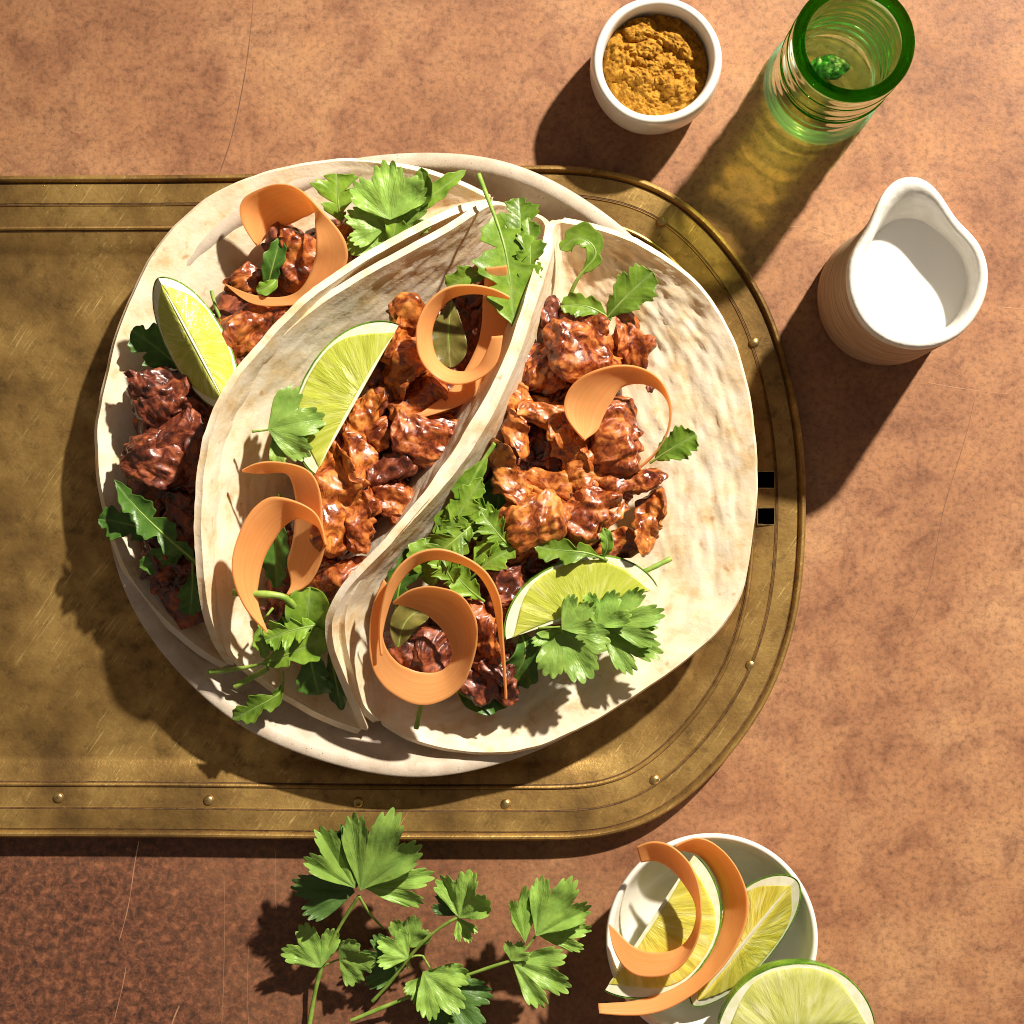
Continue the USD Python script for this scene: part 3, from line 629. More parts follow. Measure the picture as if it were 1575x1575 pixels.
CHICKEN = [
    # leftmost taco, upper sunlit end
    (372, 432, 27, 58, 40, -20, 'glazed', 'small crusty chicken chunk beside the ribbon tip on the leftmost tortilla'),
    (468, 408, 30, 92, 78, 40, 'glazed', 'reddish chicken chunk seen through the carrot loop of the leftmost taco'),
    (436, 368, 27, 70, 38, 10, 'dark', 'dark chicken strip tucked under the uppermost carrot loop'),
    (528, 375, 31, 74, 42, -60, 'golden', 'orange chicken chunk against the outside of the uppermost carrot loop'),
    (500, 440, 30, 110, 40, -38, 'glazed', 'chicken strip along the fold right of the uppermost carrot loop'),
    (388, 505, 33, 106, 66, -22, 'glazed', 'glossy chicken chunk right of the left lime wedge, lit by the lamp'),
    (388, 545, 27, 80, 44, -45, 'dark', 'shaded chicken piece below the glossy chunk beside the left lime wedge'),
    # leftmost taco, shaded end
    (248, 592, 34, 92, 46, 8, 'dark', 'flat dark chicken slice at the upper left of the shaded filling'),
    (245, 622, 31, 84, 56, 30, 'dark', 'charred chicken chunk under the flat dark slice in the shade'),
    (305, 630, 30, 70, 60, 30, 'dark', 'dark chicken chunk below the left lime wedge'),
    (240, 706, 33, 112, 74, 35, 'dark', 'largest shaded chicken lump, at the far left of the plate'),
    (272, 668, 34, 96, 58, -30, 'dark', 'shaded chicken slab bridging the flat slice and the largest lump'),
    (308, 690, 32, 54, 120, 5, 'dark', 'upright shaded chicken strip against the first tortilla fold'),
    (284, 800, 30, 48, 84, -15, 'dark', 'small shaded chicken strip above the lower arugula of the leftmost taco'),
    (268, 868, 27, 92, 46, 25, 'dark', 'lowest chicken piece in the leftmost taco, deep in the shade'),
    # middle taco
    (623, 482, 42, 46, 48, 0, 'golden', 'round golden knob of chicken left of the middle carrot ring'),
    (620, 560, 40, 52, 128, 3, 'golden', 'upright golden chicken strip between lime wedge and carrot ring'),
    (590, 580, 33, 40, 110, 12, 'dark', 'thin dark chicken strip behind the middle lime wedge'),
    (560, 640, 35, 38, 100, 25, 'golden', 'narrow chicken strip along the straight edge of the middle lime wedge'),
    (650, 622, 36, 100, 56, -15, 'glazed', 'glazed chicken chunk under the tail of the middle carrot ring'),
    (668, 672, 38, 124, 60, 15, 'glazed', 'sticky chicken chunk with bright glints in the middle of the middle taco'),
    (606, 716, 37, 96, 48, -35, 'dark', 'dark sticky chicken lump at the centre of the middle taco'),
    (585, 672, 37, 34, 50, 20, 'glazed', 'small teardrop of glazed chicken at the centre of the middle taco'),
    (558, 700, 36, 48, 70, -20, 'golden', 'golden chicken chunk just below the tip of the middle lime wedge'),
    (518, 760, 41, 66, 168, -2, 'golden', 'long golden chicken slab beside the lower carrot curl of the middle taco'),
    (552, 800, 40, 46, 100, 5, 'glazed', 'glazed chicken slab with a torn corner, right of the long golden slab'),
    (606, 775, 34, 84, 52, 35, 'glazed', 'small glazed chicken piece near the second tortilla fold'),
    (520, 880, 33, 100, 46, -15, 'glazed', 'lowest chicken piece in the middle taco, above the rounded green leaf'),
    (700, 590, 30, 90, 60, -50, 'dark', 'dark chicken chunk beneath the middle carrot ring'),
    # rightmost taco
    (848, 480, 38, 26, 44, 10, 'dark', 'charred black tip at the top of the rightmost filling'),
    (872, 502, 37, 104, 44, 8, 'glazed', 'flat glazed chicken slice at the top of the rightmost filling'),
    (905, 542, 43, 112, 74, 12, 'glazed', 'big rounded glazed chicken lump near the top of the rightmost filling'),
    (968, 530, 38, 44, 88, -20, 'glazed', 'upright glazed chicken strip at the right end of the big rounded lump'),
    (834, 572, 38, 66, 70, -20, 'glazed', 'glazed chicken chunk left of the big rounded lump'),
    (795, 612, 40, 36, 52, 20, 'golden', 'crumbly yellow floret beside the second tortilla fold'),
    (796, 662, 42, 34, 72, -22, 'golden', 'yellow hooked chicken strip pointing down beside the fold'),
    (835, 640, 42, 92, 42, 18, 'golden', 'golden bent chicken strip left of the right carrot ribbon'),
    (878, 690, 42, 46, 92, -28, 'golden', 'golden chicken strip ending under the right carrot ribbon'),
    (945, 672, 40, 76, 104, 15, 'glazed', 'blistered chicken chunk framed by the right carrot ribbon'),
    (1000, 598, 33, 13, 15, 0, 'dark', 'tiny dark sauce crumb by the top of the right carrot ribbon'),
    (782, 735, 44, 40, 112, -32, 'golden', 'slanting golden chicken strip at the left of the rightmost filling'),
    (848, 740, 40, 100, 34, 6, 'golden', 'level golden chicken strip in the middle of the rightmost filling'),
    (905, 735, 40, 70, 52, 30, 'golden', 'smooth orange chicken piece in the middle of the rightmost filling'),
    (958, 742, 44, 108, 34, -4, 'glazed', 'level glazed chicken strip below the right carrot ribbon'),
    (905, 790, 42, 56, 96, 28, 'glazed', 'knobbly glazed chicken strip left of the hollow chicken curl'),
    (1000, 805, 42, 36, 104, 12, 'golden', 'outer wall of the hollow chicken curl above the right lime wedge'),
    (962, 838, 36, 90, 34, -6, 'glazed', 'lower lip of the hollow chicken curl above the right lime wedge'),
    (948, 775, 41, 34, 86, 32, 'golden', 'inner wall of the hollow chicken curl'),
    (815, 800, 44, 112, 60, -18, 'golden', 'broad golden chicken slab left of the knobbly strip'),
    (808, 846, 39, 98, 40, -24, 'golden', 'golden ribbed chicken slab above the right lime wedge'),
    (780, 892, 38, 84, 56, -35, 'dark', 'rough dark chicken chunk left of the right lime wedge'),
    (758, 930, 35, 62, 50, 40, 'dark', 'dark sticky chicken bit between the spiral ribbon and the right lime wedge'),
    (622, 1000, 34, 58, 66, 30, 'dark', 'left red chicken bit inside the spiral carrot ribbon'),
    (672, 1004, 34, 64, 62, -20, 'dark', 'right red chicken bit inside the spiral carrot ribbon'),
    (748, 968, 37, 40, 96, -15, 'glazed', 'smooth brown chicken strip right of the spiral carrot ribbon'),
    (762, 1018, 34, 70, 54, 20, 'dark', 'brown chicken piece below the left end of the right lime wedge'),
    (722, 1048, 31, 84, 42, 25, 'dark', 'blackened glossy chicken bit at the bottom of the rightmost taco'),
    (775, 1058, 29, 50, 48, 40, 'dark', 'blackened curl of chicken at the tip of the thin hanging ribbon end'),
    (858, 985, 33, 40, 36, 0, 'glazed', 'small glazed chicken bit peeping out under the right lime wedge'),
]
for k, (px, py, z, lx, ly, ang, tone, lab) in enumerate(CHICKEN):
    chicken(px, py, z, lx, ly, ang, tone, k + 1, lab, bend=0.35 * math.sin(k * 1.9))


# ------------------------------------------------------------------ carrot ribbons: both long edges traced, true thickness
def ribbon(A, B, label, th=0.65, n=110, m=13, seed=0):
    A, B = PP(A), PP(B)
    dd = np.r_[0, np.cumsum(np.sqrt(np.linalg.norm(np.diff((A + B) / 2, axis=0), axis=1)))]
    tq = np.linspace(0, dd[-1], n)
    a, b = CubicSpline(dd, A, bc_type='natural')(tq), CubicSpline(dd, B, bc_type='natural')(tq)
    jit = (fbm(np.c_[tq / 6.0, np.full(n, seed * 2.7), np.zeros(n)], 3, seed) - 0.5)[:, None] * 0.16
    a, b = a + (b - a) * jit, b + (b - a) * jit[::-1] * 0.8
    s = np.linspace(0, 1, m)
    G = a[:, None] * (1 - s)[None, :, None] + b[:, None] * s[None, :, None]
    Nn = grid_normals(G)
    w = np.linalg.norm(a - b, axis=1)[:, None]
    sag = (s * (1 - s))[None, :] * w * 0.10 + 0.35 * (fbm(G.reshape(-1, 3) / 7.0, 3, seed) - 0.5).reshape(n, m)
    G = G + Nn * sag[..., None]
    v, f = shell(G, th, Nn)
    U, W = np.meshgrid(np.linspace(0, 1, n), s, indexing='ij')
    uv = np.stack([U, W], -1).reshape(-1, 2)
    obj('carrot_ribbon', (v, f), 'carrot', smooth=True, uv=np.vstack([uv, uv]) + seed * 3.3, label=label, cat='carrot ribbon')


# 1 loop on the leftmost taco
ribbon([(393, 377, 28), (376, 350, 30), (369, 320, 32), (383, 297, 35), (415, 285, 39), (455, 288, 44), (490, 318, 49), (525, 360, 51), (535, 395, 49), (518, 432, 45), (478, 462, 41), (430, 471, 38), (385, 466, 36), (347, 437, 35)],
       [(394, 378, 27), (420, 357, 27), (440, 347, 28), (462, 339, 31), (478, 330, 36), (487, 325, 42), (487, 340, 46), (487, 375, 48), (484, 400, 45), (472, 430, 42), (452, 452, 39), (422, 458, 37), (385, 452, 36), (346, 436, 35)],
       'broad carrot ribbon looped at the top of the leftmost taco', seed=1)
# 2 ring in the middle taco (upper right) with its long tail
ribbon([(783, 458, 60), (760, 446, 60), (725, 440, 60), (690, 444, 60), (658, 468, 59), (641, 510, 57), (646, 550, 55), (668, 578, 53), (700, 590, 53), (735, 582, 54), (762, 560, 56), (774, 516, 58)],
       [(783, 461, 58), (758, 456, 57), (725, 453, 55), (692, 462, 53), (670, 490, 51), (664, 520, 49), (672, 548, 48), (690, 566, 48), (708, 570, 49), (726, 568, 51), (742, 552, 54), (756, 518, 58)],
       'narrow carrot ring at the upper end of the middle taco', seed=2)
ribbon([(746, 412, 56), (742, 470, 50), (735, 520, 45), (715, 565, 42), (680, 610, 42), (636, 641, 44)],
       [(780, 409, 57), (783, 450, 51), (780, 500, 47), (765, 560, 44), (720, 615, 44), (640, 645, 43)],
       'straight carrot strip passing behind the carrot ring of the middle taco', seed=3)
# 3 two curls low in the middle taco
ribbon([(372, 723, 49), (400, 711, 53), (440, 711, 56), (475, 724, 58), (493, 755, 57), (498, 800, 54), (500, 840, 51), (488, 880, 47), (468, 904, 44), (443, 916, 43)],
       [(374, 724, 48), (400, 728, 50), (425, 725, 51), (445, 730, 51), (456, 760, 49), (456, 800, 46), (450, 840, 43), (444, 870, 41), (448, 895, 41), (442, 915, 42)],
       'rear carrot curl in the lower part of the middle taco', seed=4)
ribbon([(500, 838, 56), (490, 800, 59), (470, 780, 61), (430, 766, 62), (398, 776, 62), (370, 815, 60), (358, 865, 57), (368, 915, 53), (390, 950, 49), (412, 972, 47)],
       [(500, 840, 50), (484, 812, 51), (462, 799, 52), (440, 808, 52), (418, 835, 50), (404, 868, 48), (399, 890, 47), (396, 915, 46), (402, 945, 46), (413, 973, 46)],
       'front carrot curl with pointed hanging end in the middle taco', seed=5)
# 4 ring on the rightmost taco
ribbon([(896, 675, 52), (873, 645, 53), (868, 612, 55), (885, 585, 58), (925, 565, 60), (975, 562, 58), (1015, 583, 54), (1032, 620, 50), (1030, 660, 46), (1010, 695, 42), (985, 718, 39)],
       [(898, 677, 51), (918, 662, 49), (926, 640, 49), (940, 615, 50), (955, 595, 51), (985, 589, 51), (1012, 598, 50), (1030, 622, 46), (1028, 662, 42), (1008, 700, 38), (986, 720, 37)],
       'wide translucent carrot ribbon curled on the rightmost taco', seed=6)
# 5 spiral on the rightmost taco, lower left
ribbon([(778, 1075, 38), (775, 1020, 44), (771, 960, 51), (766, 920, 57), (745, 880, 61), (705, 854, 63), (668, 846, 64), (630, 858, 63), (602, 890, 61), (588, 930, 57), (584, 975, 52), (587, 1008, 49)],
       [(776, 1076, 37), (772, 1020, 42), (764, 960, 47), (752, 912, 51), (730, 880, 55), (700, 866, 57), (668, 862, 58), (638, 874, 57), (612, 905, 55), (596, 945, 52), (589, 980, 50), (589, 1009, 48)],
       'thin carrot strip arching over the spiral ribbon of the rightmost taco', seed=7)
ribbon([(604, 926, 52), (635, 905, 57), (675, 902, 60), (712, 917, 60), (732, 950, 58), (734, 985, 54), (722, 1030, 49), (700, 1065, 45), (660, 1083, 42), (615, 1073, 41), (580, 1040, 43), (568, 990, 47), (574, 930, 52), (590, 890, 55)],
       [(605, 927, 51), (640, 936, 50), (664, 951, 48), (683, 972, 46), (694, 994, 45), (696, 1012, 43), (688, 1026, 42), (676, 1032, 41), (655, 1033, 41), (628, 1028, 42), (606, 1014, 44), (590, 985, 47), (588, 935, 51), (594, 896, 54)],
       'wide carrot ribbon rolled into a spiral at the lower end of the rightmost taco', seed=8)


# ------------------------------------------------------------------ lime wedges
def wedge(A, B, d, r, omega, label, yellow=False, name='lime_wedge', flip=1, seed=0):
    """Axis (the cut edge) from A to B, radial direction d of the face that is seen, r mm deep, omega degrees of the fruit behind that face."""
    A, B = np.asarray(A), np.asarray(B)
    c = (A + B) / 2; ex = unit(B - A); a = np.linalg.norm(B - A) / 2
    d = np.asarray(d, float); ed = unit(d - ex * (d @ ex)); en = np.cross(ex, ed) * flip
    om = math.radians(omega)
    rad = lambda psi: ed * math.cos(psi) - en * math.sin(psi)
    rho = lambda x: r * np.clip(1 - np.abs(x) ** 2.2, 0, 1) ** 0.60 + 0.35
    base = np.array([*c[:2], min(A[2], B[2]) - r * 0.5])
    path = thing(name, label, 'lime wedge', base)
    n, m = 70, 30
    x = np.sin(np.linspace(-np.pi / 2, np.pi / 2, n))
    ps = np.linspace(0, om, m)
    D = np.stack([rad(p) for p in ps])
    G = c + ex * (a * x)[:, None, None] + D[None] * rho(x)[:, None, None]
    G = G + D[None] * (0.35 * (fbm(G.reshape(-1, 3) / 2.2, 2, seed) - 0.5)).reshape(n, m, 1)
    Nr = np.repeat(D[None], n, 0)
    v, f = shell(G, 0.7, Nr)
    if trimesh.Trimesh(v, f, process=False).volume < 0:
        f = f[:, ::-1]
    obj('rind', (v, f), 'lime_rind', path, smooth=40)
    # pith body
    q = np.linspace(0, 1, 14)
    parts = []
    rp = np.maximum(rho(x) - 0.55, 0.05)
    for p_, s_ in ((0, 1), (om, -1)):
        Gf = c + ex * (a * 0.985 * x)[:, None, None] + rad(p_) * (rp[:, None] * q[None, :])[..., None]
        parts.append((Gf.reshape(-1, 3), grid_faces(n, 14)))
    Go = c + ex * (a * 0.985 * x)[:, None, None] + D[None] * rp[:, None, None]
    parts.append((Go.reshape(-1, 3), grid_faces(n, m)))
    obj('pith', join(*parts), 'lime_pith', path, smooth=40)
    # flesh of both cut faces
    n2, m2 = 60, 34
    X = np.linspace(-1, 1, n2); Q = np.linspace(0, 1, m2)
    for p_, nn in ((0, en), (om, None)):
        dd = rad(p_)
        nrm = en if p_ == 0 else -(-ed * math.sin(om) - en * math.cos(om)) * -1
        lo = 0.06 + 0.0 * X
        rr = np.maximum(rho(X * 0.95) - 1.5, 0.3) * np.clip((1 - np.abs(X) ** 6), 0.02, 1)
        s = lo[:, None] * rr[:, None] + (rr * (1 - lo))[:, None] * Q[None]
        edge = np.minimum(np.minimum(Q, 1 - Q)[None, :] * 9, ((1 - np.abs(X)) * 9)[:, None]).clip(0, 1) ** 0.6
        ang = np.arctan2((X * a * 0.9)[:, None] + 0 * s, s + 0.35 * r)
        bum = noise(np.stack([ang * 16, s / 7 + 3, 0 * s + seed], -1), seed)
        lift = 0.12 + edge * (0.45 + 0.5 * (bum - 0.5))
        Gf = c + ex * (a * 0.90 * X)[:, None, None] + dd * s[..., None] + nrm * lift[..., None]
        Nf = np.broadcast_to(nrm, Gf.shape)
        v, f = shell(Gf, 0.5, Nf)
        uv = np.stack([ang / 1.5 + seed, s / r], -1).reshape(-1, 2)
        obj('flesh', (v, f), {True: 'lime_flesh_yellow', False: 'lime_flesh', 2: 'lime_flesh_pale'}[yellow], path, smooth=True, uv=np.vstack([uv, uv]))


wedge(P(243, 427, 50), P(352, 632, 44), (0.75, 0.25, -0.70), 15.0, 95, 'lime wedge on the leftmost taco showing both cut faces and a white ridge', flip=1, seed=1)
wedge(P(614, 499, 52), P(484, 730, 50), (-0.80, 0.30, -0.10), 21.5, 60, 'lime wedge leaning against the left wall of the middle taco', flip=-1, seed=2)
wedge(P(777, 984, 44), P(1012, 904, 40), (-0.35, 0.90, 0.16), 21.0, 60, 'lime wedge on the rightmost taco, left of the coriander sprig', flip=1, seed=3)


# ------------------------------------------------------------------ leaves
def leaf_strip(pts, width, stalk=0.25, lobes=4, depth=0.5, roll=0.0, curl=0.3, skew=0.5, seed=0, ruffle=0.5, n=84, m=17, round_tip=0.8):
    C = spline(PP(pts), n)
    T = unit(np.gradient(C, axis=0))
    up0 = np.array([0, 0, 1.0])
    S = unit(np.cross(T, up0)); Nn = np.cross(S, T)
    ca, sa = math.cos(roll), math.sin(roll)
    S, Nn = S * ca + Nn * sa, -S * sa + Nn * ca
    s = np.linspace(0, 1, n); v = np.linspace(-1, 1, m)
    x = np.clip((s - stalk) / (1 - stalk), 0, 1)
    env = np.where(s < stalk, 0.0, np.sin(np.pi * x ** 0.72) ** round_tip * (0.45 + 0.75 * x))
    env = env / max(env.max(), 1e-6)
    W = np.zeros((n, m))
    for sign in (-1, 1):
        ph = (0.25 * sign + seed * 0.37) % 1.0
        lob = np.abs(np.sin(np.pi * (x * lobes + ph))) ** 0.7
        tooth = 0.08 * np.sin(2 * np.pi * (x * lobes * 3.0 + ph * 2))
        depth_ = min(depth * 1.15, 0.86)
        w = width / 2 * env * (1 - depth_ * (1 - x ** 2 * 0.6) + depth_ * (1 - x ** 2 * 0.6) * lob + tooth * (depth > 0))
        k = (v < 0) if sign < 0 else (v >= 0)
        W[:, k] = np.maximum(w, 0.22)[:, None] * np.abs(v[k])[None, :]
    sg = np.sign(v)[None, :]
    r = ruffle * np.sin(s * 21 + seed)[:, None] * (np.abs(v) ** 2)[None, :] * (W > 0.5) * 1.0
    G = C[:, None] + S[:, None] * (W * sg)[..., None] + T[:, None] * (skew * W)[..., None] + Nn[:, None] * (curl * W * np.abs(v)[None, :] + r)[..., None]
    vein = np.exp(-(W / 0.45) ** 2) + 0.45 * np.exp(-((np.sin(np.pi * (x * lobes * 1.5)[:, None] - W * 0.25)) / 0.22) ** 2) * (W > 0.4) * 0.8
    sh, f = shell(G, 0.28)
    vv = np.clip(vein, 0, 1).reshape(-1)
    return (sh, f), np.r_[vv, vv], C


def arugula(label, pts, width, mat_='arugula', stalk=0.25, rib=0.55, **kw):
    mesh, vein, C = leaf_strip(pts, width * MM, stalk=stalk, **kw)
    path = thing('arugula_leaf', label, 'salad leaf', (C[:, 0].mean(), C[:, 1].mean(), C[:, 2].min()))
    obj('blade', mesh, mat_, path, var={'vein': vein})
    k = int(len(C) * 0.8)
    obj('stalk', tube(C[:k] + [0, 0, 0.12], np.linspace(rib, 0.2, k), 8), 'stem_green', path)


def stalk(label, pts, r):
    c = spline(PP(pts), 24)
    obj('cut_stalk', tube(c, r * (1 + 0.08 * np.sin(np.arange(24) * 0.7)), 12), 'stem_green', label=label, cat='herb stalk', smooth=50)


def fan(base, ang, L, S=100, pitch=0.15, roll=0.0, cup=0.2, fold=0.25, seed=0, lobes=3, n=121, m=18, droop=0.0):
    """One three-lobed toothed leaflet: base point (mm), direction ang (degrees clockwise in the photo), length L mm."""
    e1 = np.array([math.cos(math.radians(ang)), -math.sin(math.radians(ang)), 0]); e2 = np.array([-e1[1], e1[0], 0]); up = np.array([0, 0, 1.0])
    pitch = pitch * 0.45 - 0.08
    e1, up = e1 * math.cos(pitch) + up * math.sin(pitch), up * math.cos(pitch) - e1 * math.sin(pitch)
    e2, up = e2 * math.cos(roll) + up * math.sin(roll), up * math.cos(roll) - e2 * math.sin(roll)
    rs = np.random.RandomState(seed)
    L, S = L * 0.88, S * 0.9
    S = math.radians(S)
    ph = np.linspace(-S, S, n)
    x = ph / S
    lb = np.abs(np.cos(0.5 * lobes * np.pi * x)) ** 0.6
    dep = 0.24 + 0.16 * rs.rand()
    R = L * (1 - 0.26 * np.abs(x) ** 1.5) * ((1 - dep) + dep * lb)
    nt = 5.0 * lobes
    R = R * (1 + 0.13 * (np.abs(np.sin(nt * 0.5 * np.pi * x * 0.98 + 0.3)) ** 0.7 - 0.6) * np.clip(lb * 1.4, 0, 1)) * (1 + 0.10 * (rs.rand() - .5) * x)
    R *= np.clip((1 - np.abs(x)) * 14 + 0.25, 0, 1) ** 0.5
    q = np.linspace(0.0, 1, m)
    rr = R[:, None] * q[None, :]
    h = cup * rr ** 2 / L + fold * rr * (np.abs(np.sin(0.5 * lobes * np.pi * x)) ** 1.2)[:, None] * 0.28 - droop * rr ** 2 / L
    h += 0.05 * L * np.sin(rr / L * 9 + ph[:, None] * 4 + seed) * q[None, :] ** 2
    fl = np.stack([rr * np.cos(ph)[:, None], rr * np.sin(ph)[:, None], 0 * rr + seed * 3.1], -1)
    h += (0.20 * L * (fbm(fl / (0.42 * L), 3, seed) - 0.5) + 0.55 * (noise(fl / 1.5, seed + 3) - 0.5)) * q[None, :]
    G = np.asarray(base) + e1 * (rr * np.cos(ph)[:, None])[..., None] + e2 * (rr * np.sin(ph)[:, None])[..., None] + up * h[..., None]
    lat = np.abs(np.sin(0.5 * lobes * np.pi * x))[:, None] * rr
    vein = np.exp(-(lat / 0.5) ** 2) * (1 - 0.5 * q[None, :]) + 0.55 * np.exp(-((np.sin(2 * np.pi * (q[None, :] * 4.5 - 1.1 * np.abs(np.sin(0.5 * lobes * np.pi * x))[:, None]))) / 0.3) ** 2) * (lat > 0.3)
    nrm = unit(np.cross(e1, e2)) * (1 if up @ np.cross(e1, e2) > 0 else -1)
    v, f = shell(G, 0.25, np.broadcast_to(up, G.shape))
    vv = np.clip(vein, 0, 1).reshape(-1)
    return (v, f), np.r_[vv, vv]


def sprig(label, stems, leaves, mat_='cilantro', name='coriander_sprig', cat='herb sprig'):
    """stems: [(points, radius mm)]; leaves: [(base px, py, z, angle, length px, options)]."""
    b = P(*stems[0][0][0]) if stems else P(*leaves[0][:3])
    path = thing(name, label, cat, (b[0], b[1], b[2]))
    for pts, r in stems:
        c = spline(PP(pts), 30)
        obj('stem', tube(c, np.linspace(r, r * 0.7, 30) * 0.82 * (1 + 0.1 * np.sin(np.arange(30) * 0.9 + r * 9)), 10), 'stem_green', path)
    for k, (px, py, z, ang, L, kw) in enumerate(leaves):
        kw = dict(kw); mt = kw.pop('mat', mat_)
        mesh, vein = fan(P(px, py, z), ang, L * MM, seed=kw.pop('seed', k + int(px)), **kw)
        obj('leaflet', mesh, mt, path, var={'vein': vein})


# --- salad leaves in the leftmost taco
arugula('lobed leaf with pale midrib right of the uppermost carrot loop', [(527, 350, 32), (521, 318, 35), (518, 268, 37)], 74, stalk=0.12, lobes=2.4, depth=0.75, curl=0.1, seed=1)
arugula('dark lobed leaf left of the lime wedge on the leftmost taco', [(318, 612, 24), (265, 555, 27), (203, 508, 29)], 66, 'arugula_dark', stalk=0.25, lobes=2.5, depth=0.7, seed=2)
arugula('dark upright leaf inside the uppermost carrot loop', [(408, 452, 30), (418, 415, 36), (432, 365, 38)], 34, 'arugula_dark', stalk=0.05, lobes=1.5, depth=0.3, seed=3)
arugula('small pale leaf tip below the uppermost carrot loop', [(430, 418, 32), (418, 438, 37), (395, 448, 37)], 22, stalk=0.3, lobes=1, depth=0.1, seed=4)
arugula('thin leaf with long pale stalk in the shade of the leftmost taco', [(308, 870, 38), (250, 820, 38), (205, 775, 36), (176, 738, 34)], 50, 'arugula_dark', stalk=0.05, lobes=3.5, depth=0.75, seed=5, rib=0.8, skew=-0.4)
arugula('dark leaf whose tip pokes over the left plate edge', [(290, 852, 28), (225, 815, 30), (152, 798, 28)], 56, 'arugula_dark', stalk=0.3, lobes=2.5, depth=0.6, seed=6)
arugula('dark leaf hanging at the lower end of the leftmost taco', [(296, 860, 34), (296, 900, 32), (292, 945, 27)], 44, 'arugula_dark', stalk=0.2, lobes=2, depth=0.5, seed=7)
arugula('slim curled leaf sliver above the lowest shaded chicken', [(300, 800, 30), (262, 850, 32), (215, 872, 30)], 40, 'arugula_dark', stalk=0.2, lobes=2.5, depth=0.6, seed=8)
stalk('thin green stalk beside the left lime wedge', [(325, 447, 28), (333, 475, 28), (347, 508, 28)], 0.7)
arugula('pale stalk with slim leaf pointing to the plate rim at the top', [(590, 375, 32), (640, 322, 38), (716, 262, 40)], 28, stalk=0.3, lobes=1.5, depth=0.35, seed=10, rib=0.9)
arugula('narrow yellow green leaf against the tortilla fold at the top', [(585, 385, 34), (603, 365, 38), (610, 325, 40)], 34, stalk=0.2, lobes=1, depth=0.2, seed=11)
arugula('curled green leaf right of the top coriander leaf', [(625, 345, 34), (652, 300, 42), (648, 258, 42)], 34, stalk=0.15, lobes=1.5, depth=0.4, seed=12, roll=0.5)
# --- middle taco
arugula('large light lobed leaf hanging at the top of the middle taco', [(736, 268, 44), (758, 325, 50), (778, 390, 54), (792, 505, 54)], 96, stalk=0.30, lobes=3, depth=0.7, seed=13, rib=1.0, curl=0.1, skew=-0.25)
arugula('frilly leaf rising behind the large light leaf', [(790, 420, 46), (800, 365, 48), (798, 305, 46)], 62, stalk=0.15, lobes=3, depth=0.7, seed=14)
arugula('light leaf spreading left towards the middle carrot ring', [(765, 420, 50), (725, 425, 52), (688, 442, 50)], 40, stalk=0.2, lobes=2, depth=0.5, seed=15)
arugula('olive leaf seen through the middle carrot ring', [(695, 462, 44), (690, 510, 43), (694, 565, 42)], 54, 'olive_leaf', stalk=0.0, lobes=1, depth=0.0, seed=16, curl=0.2, rib=0.3)
arugula('slim leaf ending at the right edge of the middle taco', [(785, 430, 50), (795, 465, 53), (790, 505, 52)], 26, stalk=0.1, lobes=1, depth=0.2, seed=17)
arugula('broad rounded green leaf below the carrot curls', [(470, 990, 33), (474, 945, 40), (478, 903, 42)], 66, stalk=0.0, lobes=1, depth=0.0, seed=18, curl=0.45, rib=0.4)
arugula('long stalked lobed leaf lying across the lower edge of the middle taco', [(322, 1034, 26), (390, 1024, 32), (450, 1003, 38), (512, 976, 40)], 52, stalk=0.42, lobes=2, depth=0.5, seed=19, rib=1.1)
stalk('thick cut stalk under the front carrot curl', [(358, 911, 46), (405, 914, 47), (435, 918, 46), (452, 932, 42)], 1.35)
stalk('short pale cut stalk over the lower plate rim', [(361, 1056, 24), (385, 1043, 26), (412, 1028, 28)], 1.2)
arugula('small curly leaf hanging over the lower left plate rim', [(434, 1032, 30), (432, 1062, 29), (405, 1082, 28), (358, 1106, 24)], 40, stalk=0.15, lobes=2.5, depth=0.8, seed=22, rib=0.7)
arugula('dark leaf hanging straight down at the lower end of the middle taco', [(472, 985, 34), (480, 1025, 33), (490, 1068, 26)], 56, 'arugula_dark', stalk=0.1, lobes=1.5, depth=0.35, seed=23)
arugula('dark slim leaf against the second fold at the lower end', [(505, 985, 32), (515, 1040, 30), (526, 1092, 22)], 28, 'arugula_dark', stalk=0.1, lobes=1, depth=0.1, seed=24)
arugula('slim leaf under the hanging carrot point', [(420, 935, 36), (402, 965, 37), (409, 1012, 34)], 26, stalk=0.2, lobes=2, depth=0.6, seed=25)
arugula('dark crumpled leaf in the hollow below the carrot curls', [(415, 1000, 30), (445, 975, 32), (480, 960, 30)], 60, 'arugula_dark', stalk=0.0, lobes=2.5, depth=0.5, seed=26)
arugula('shaded leaf between the two carrot curls', [(430, 760, 36), (425, 830, 35), (425, 905, 33)], 42, 'arugula_dark', stalk=0.1, lobes=2, depth=0.3, seed=27)
# --- rightmost taco
arugula('curled leaf folded over at the top of the rightmost tortilla', [(874, 462, 34), (895, 420, 40), (916, 388, 43), (893, 366, 43), (862, 384, 40)], 42, stalk=0.3, lobes=2, depth=0.6, seed=30, rib=0.9)
arugula('broad toothed leaf pointing up right on the rightmost tortilla', [(922, 505, 38), (950, 470, 43), (1004, 418, 47)], 62, stalk=0.18, lobes=3, depth=0.3, seed=31, curl=0.12)
arugula('flat leaf lying level at the top of the rightmost filling', [(940, 492, 40), (905, 472, 42), (862, 470, 41)], 38, stalk=0.1, lobes=2, depth=0.35, seed=32)
arugula('toothed leaf sticking out right of the right carrot ribbon', [(1000, 712, 38), (1030, 692, 42), (1070, 668, 45)], 50, stalk=0.12, lobes=2.5, depth=0.3, seed=33)
arugula('long stalk with lobed leaf along the second fold', [(762, 682, 50), (735, 722, 48), (705, 790, 46), (688, 880, 42)], 62, stalk=0.1, lobes=3, depth=0.7, seed=34, rib=1.0)
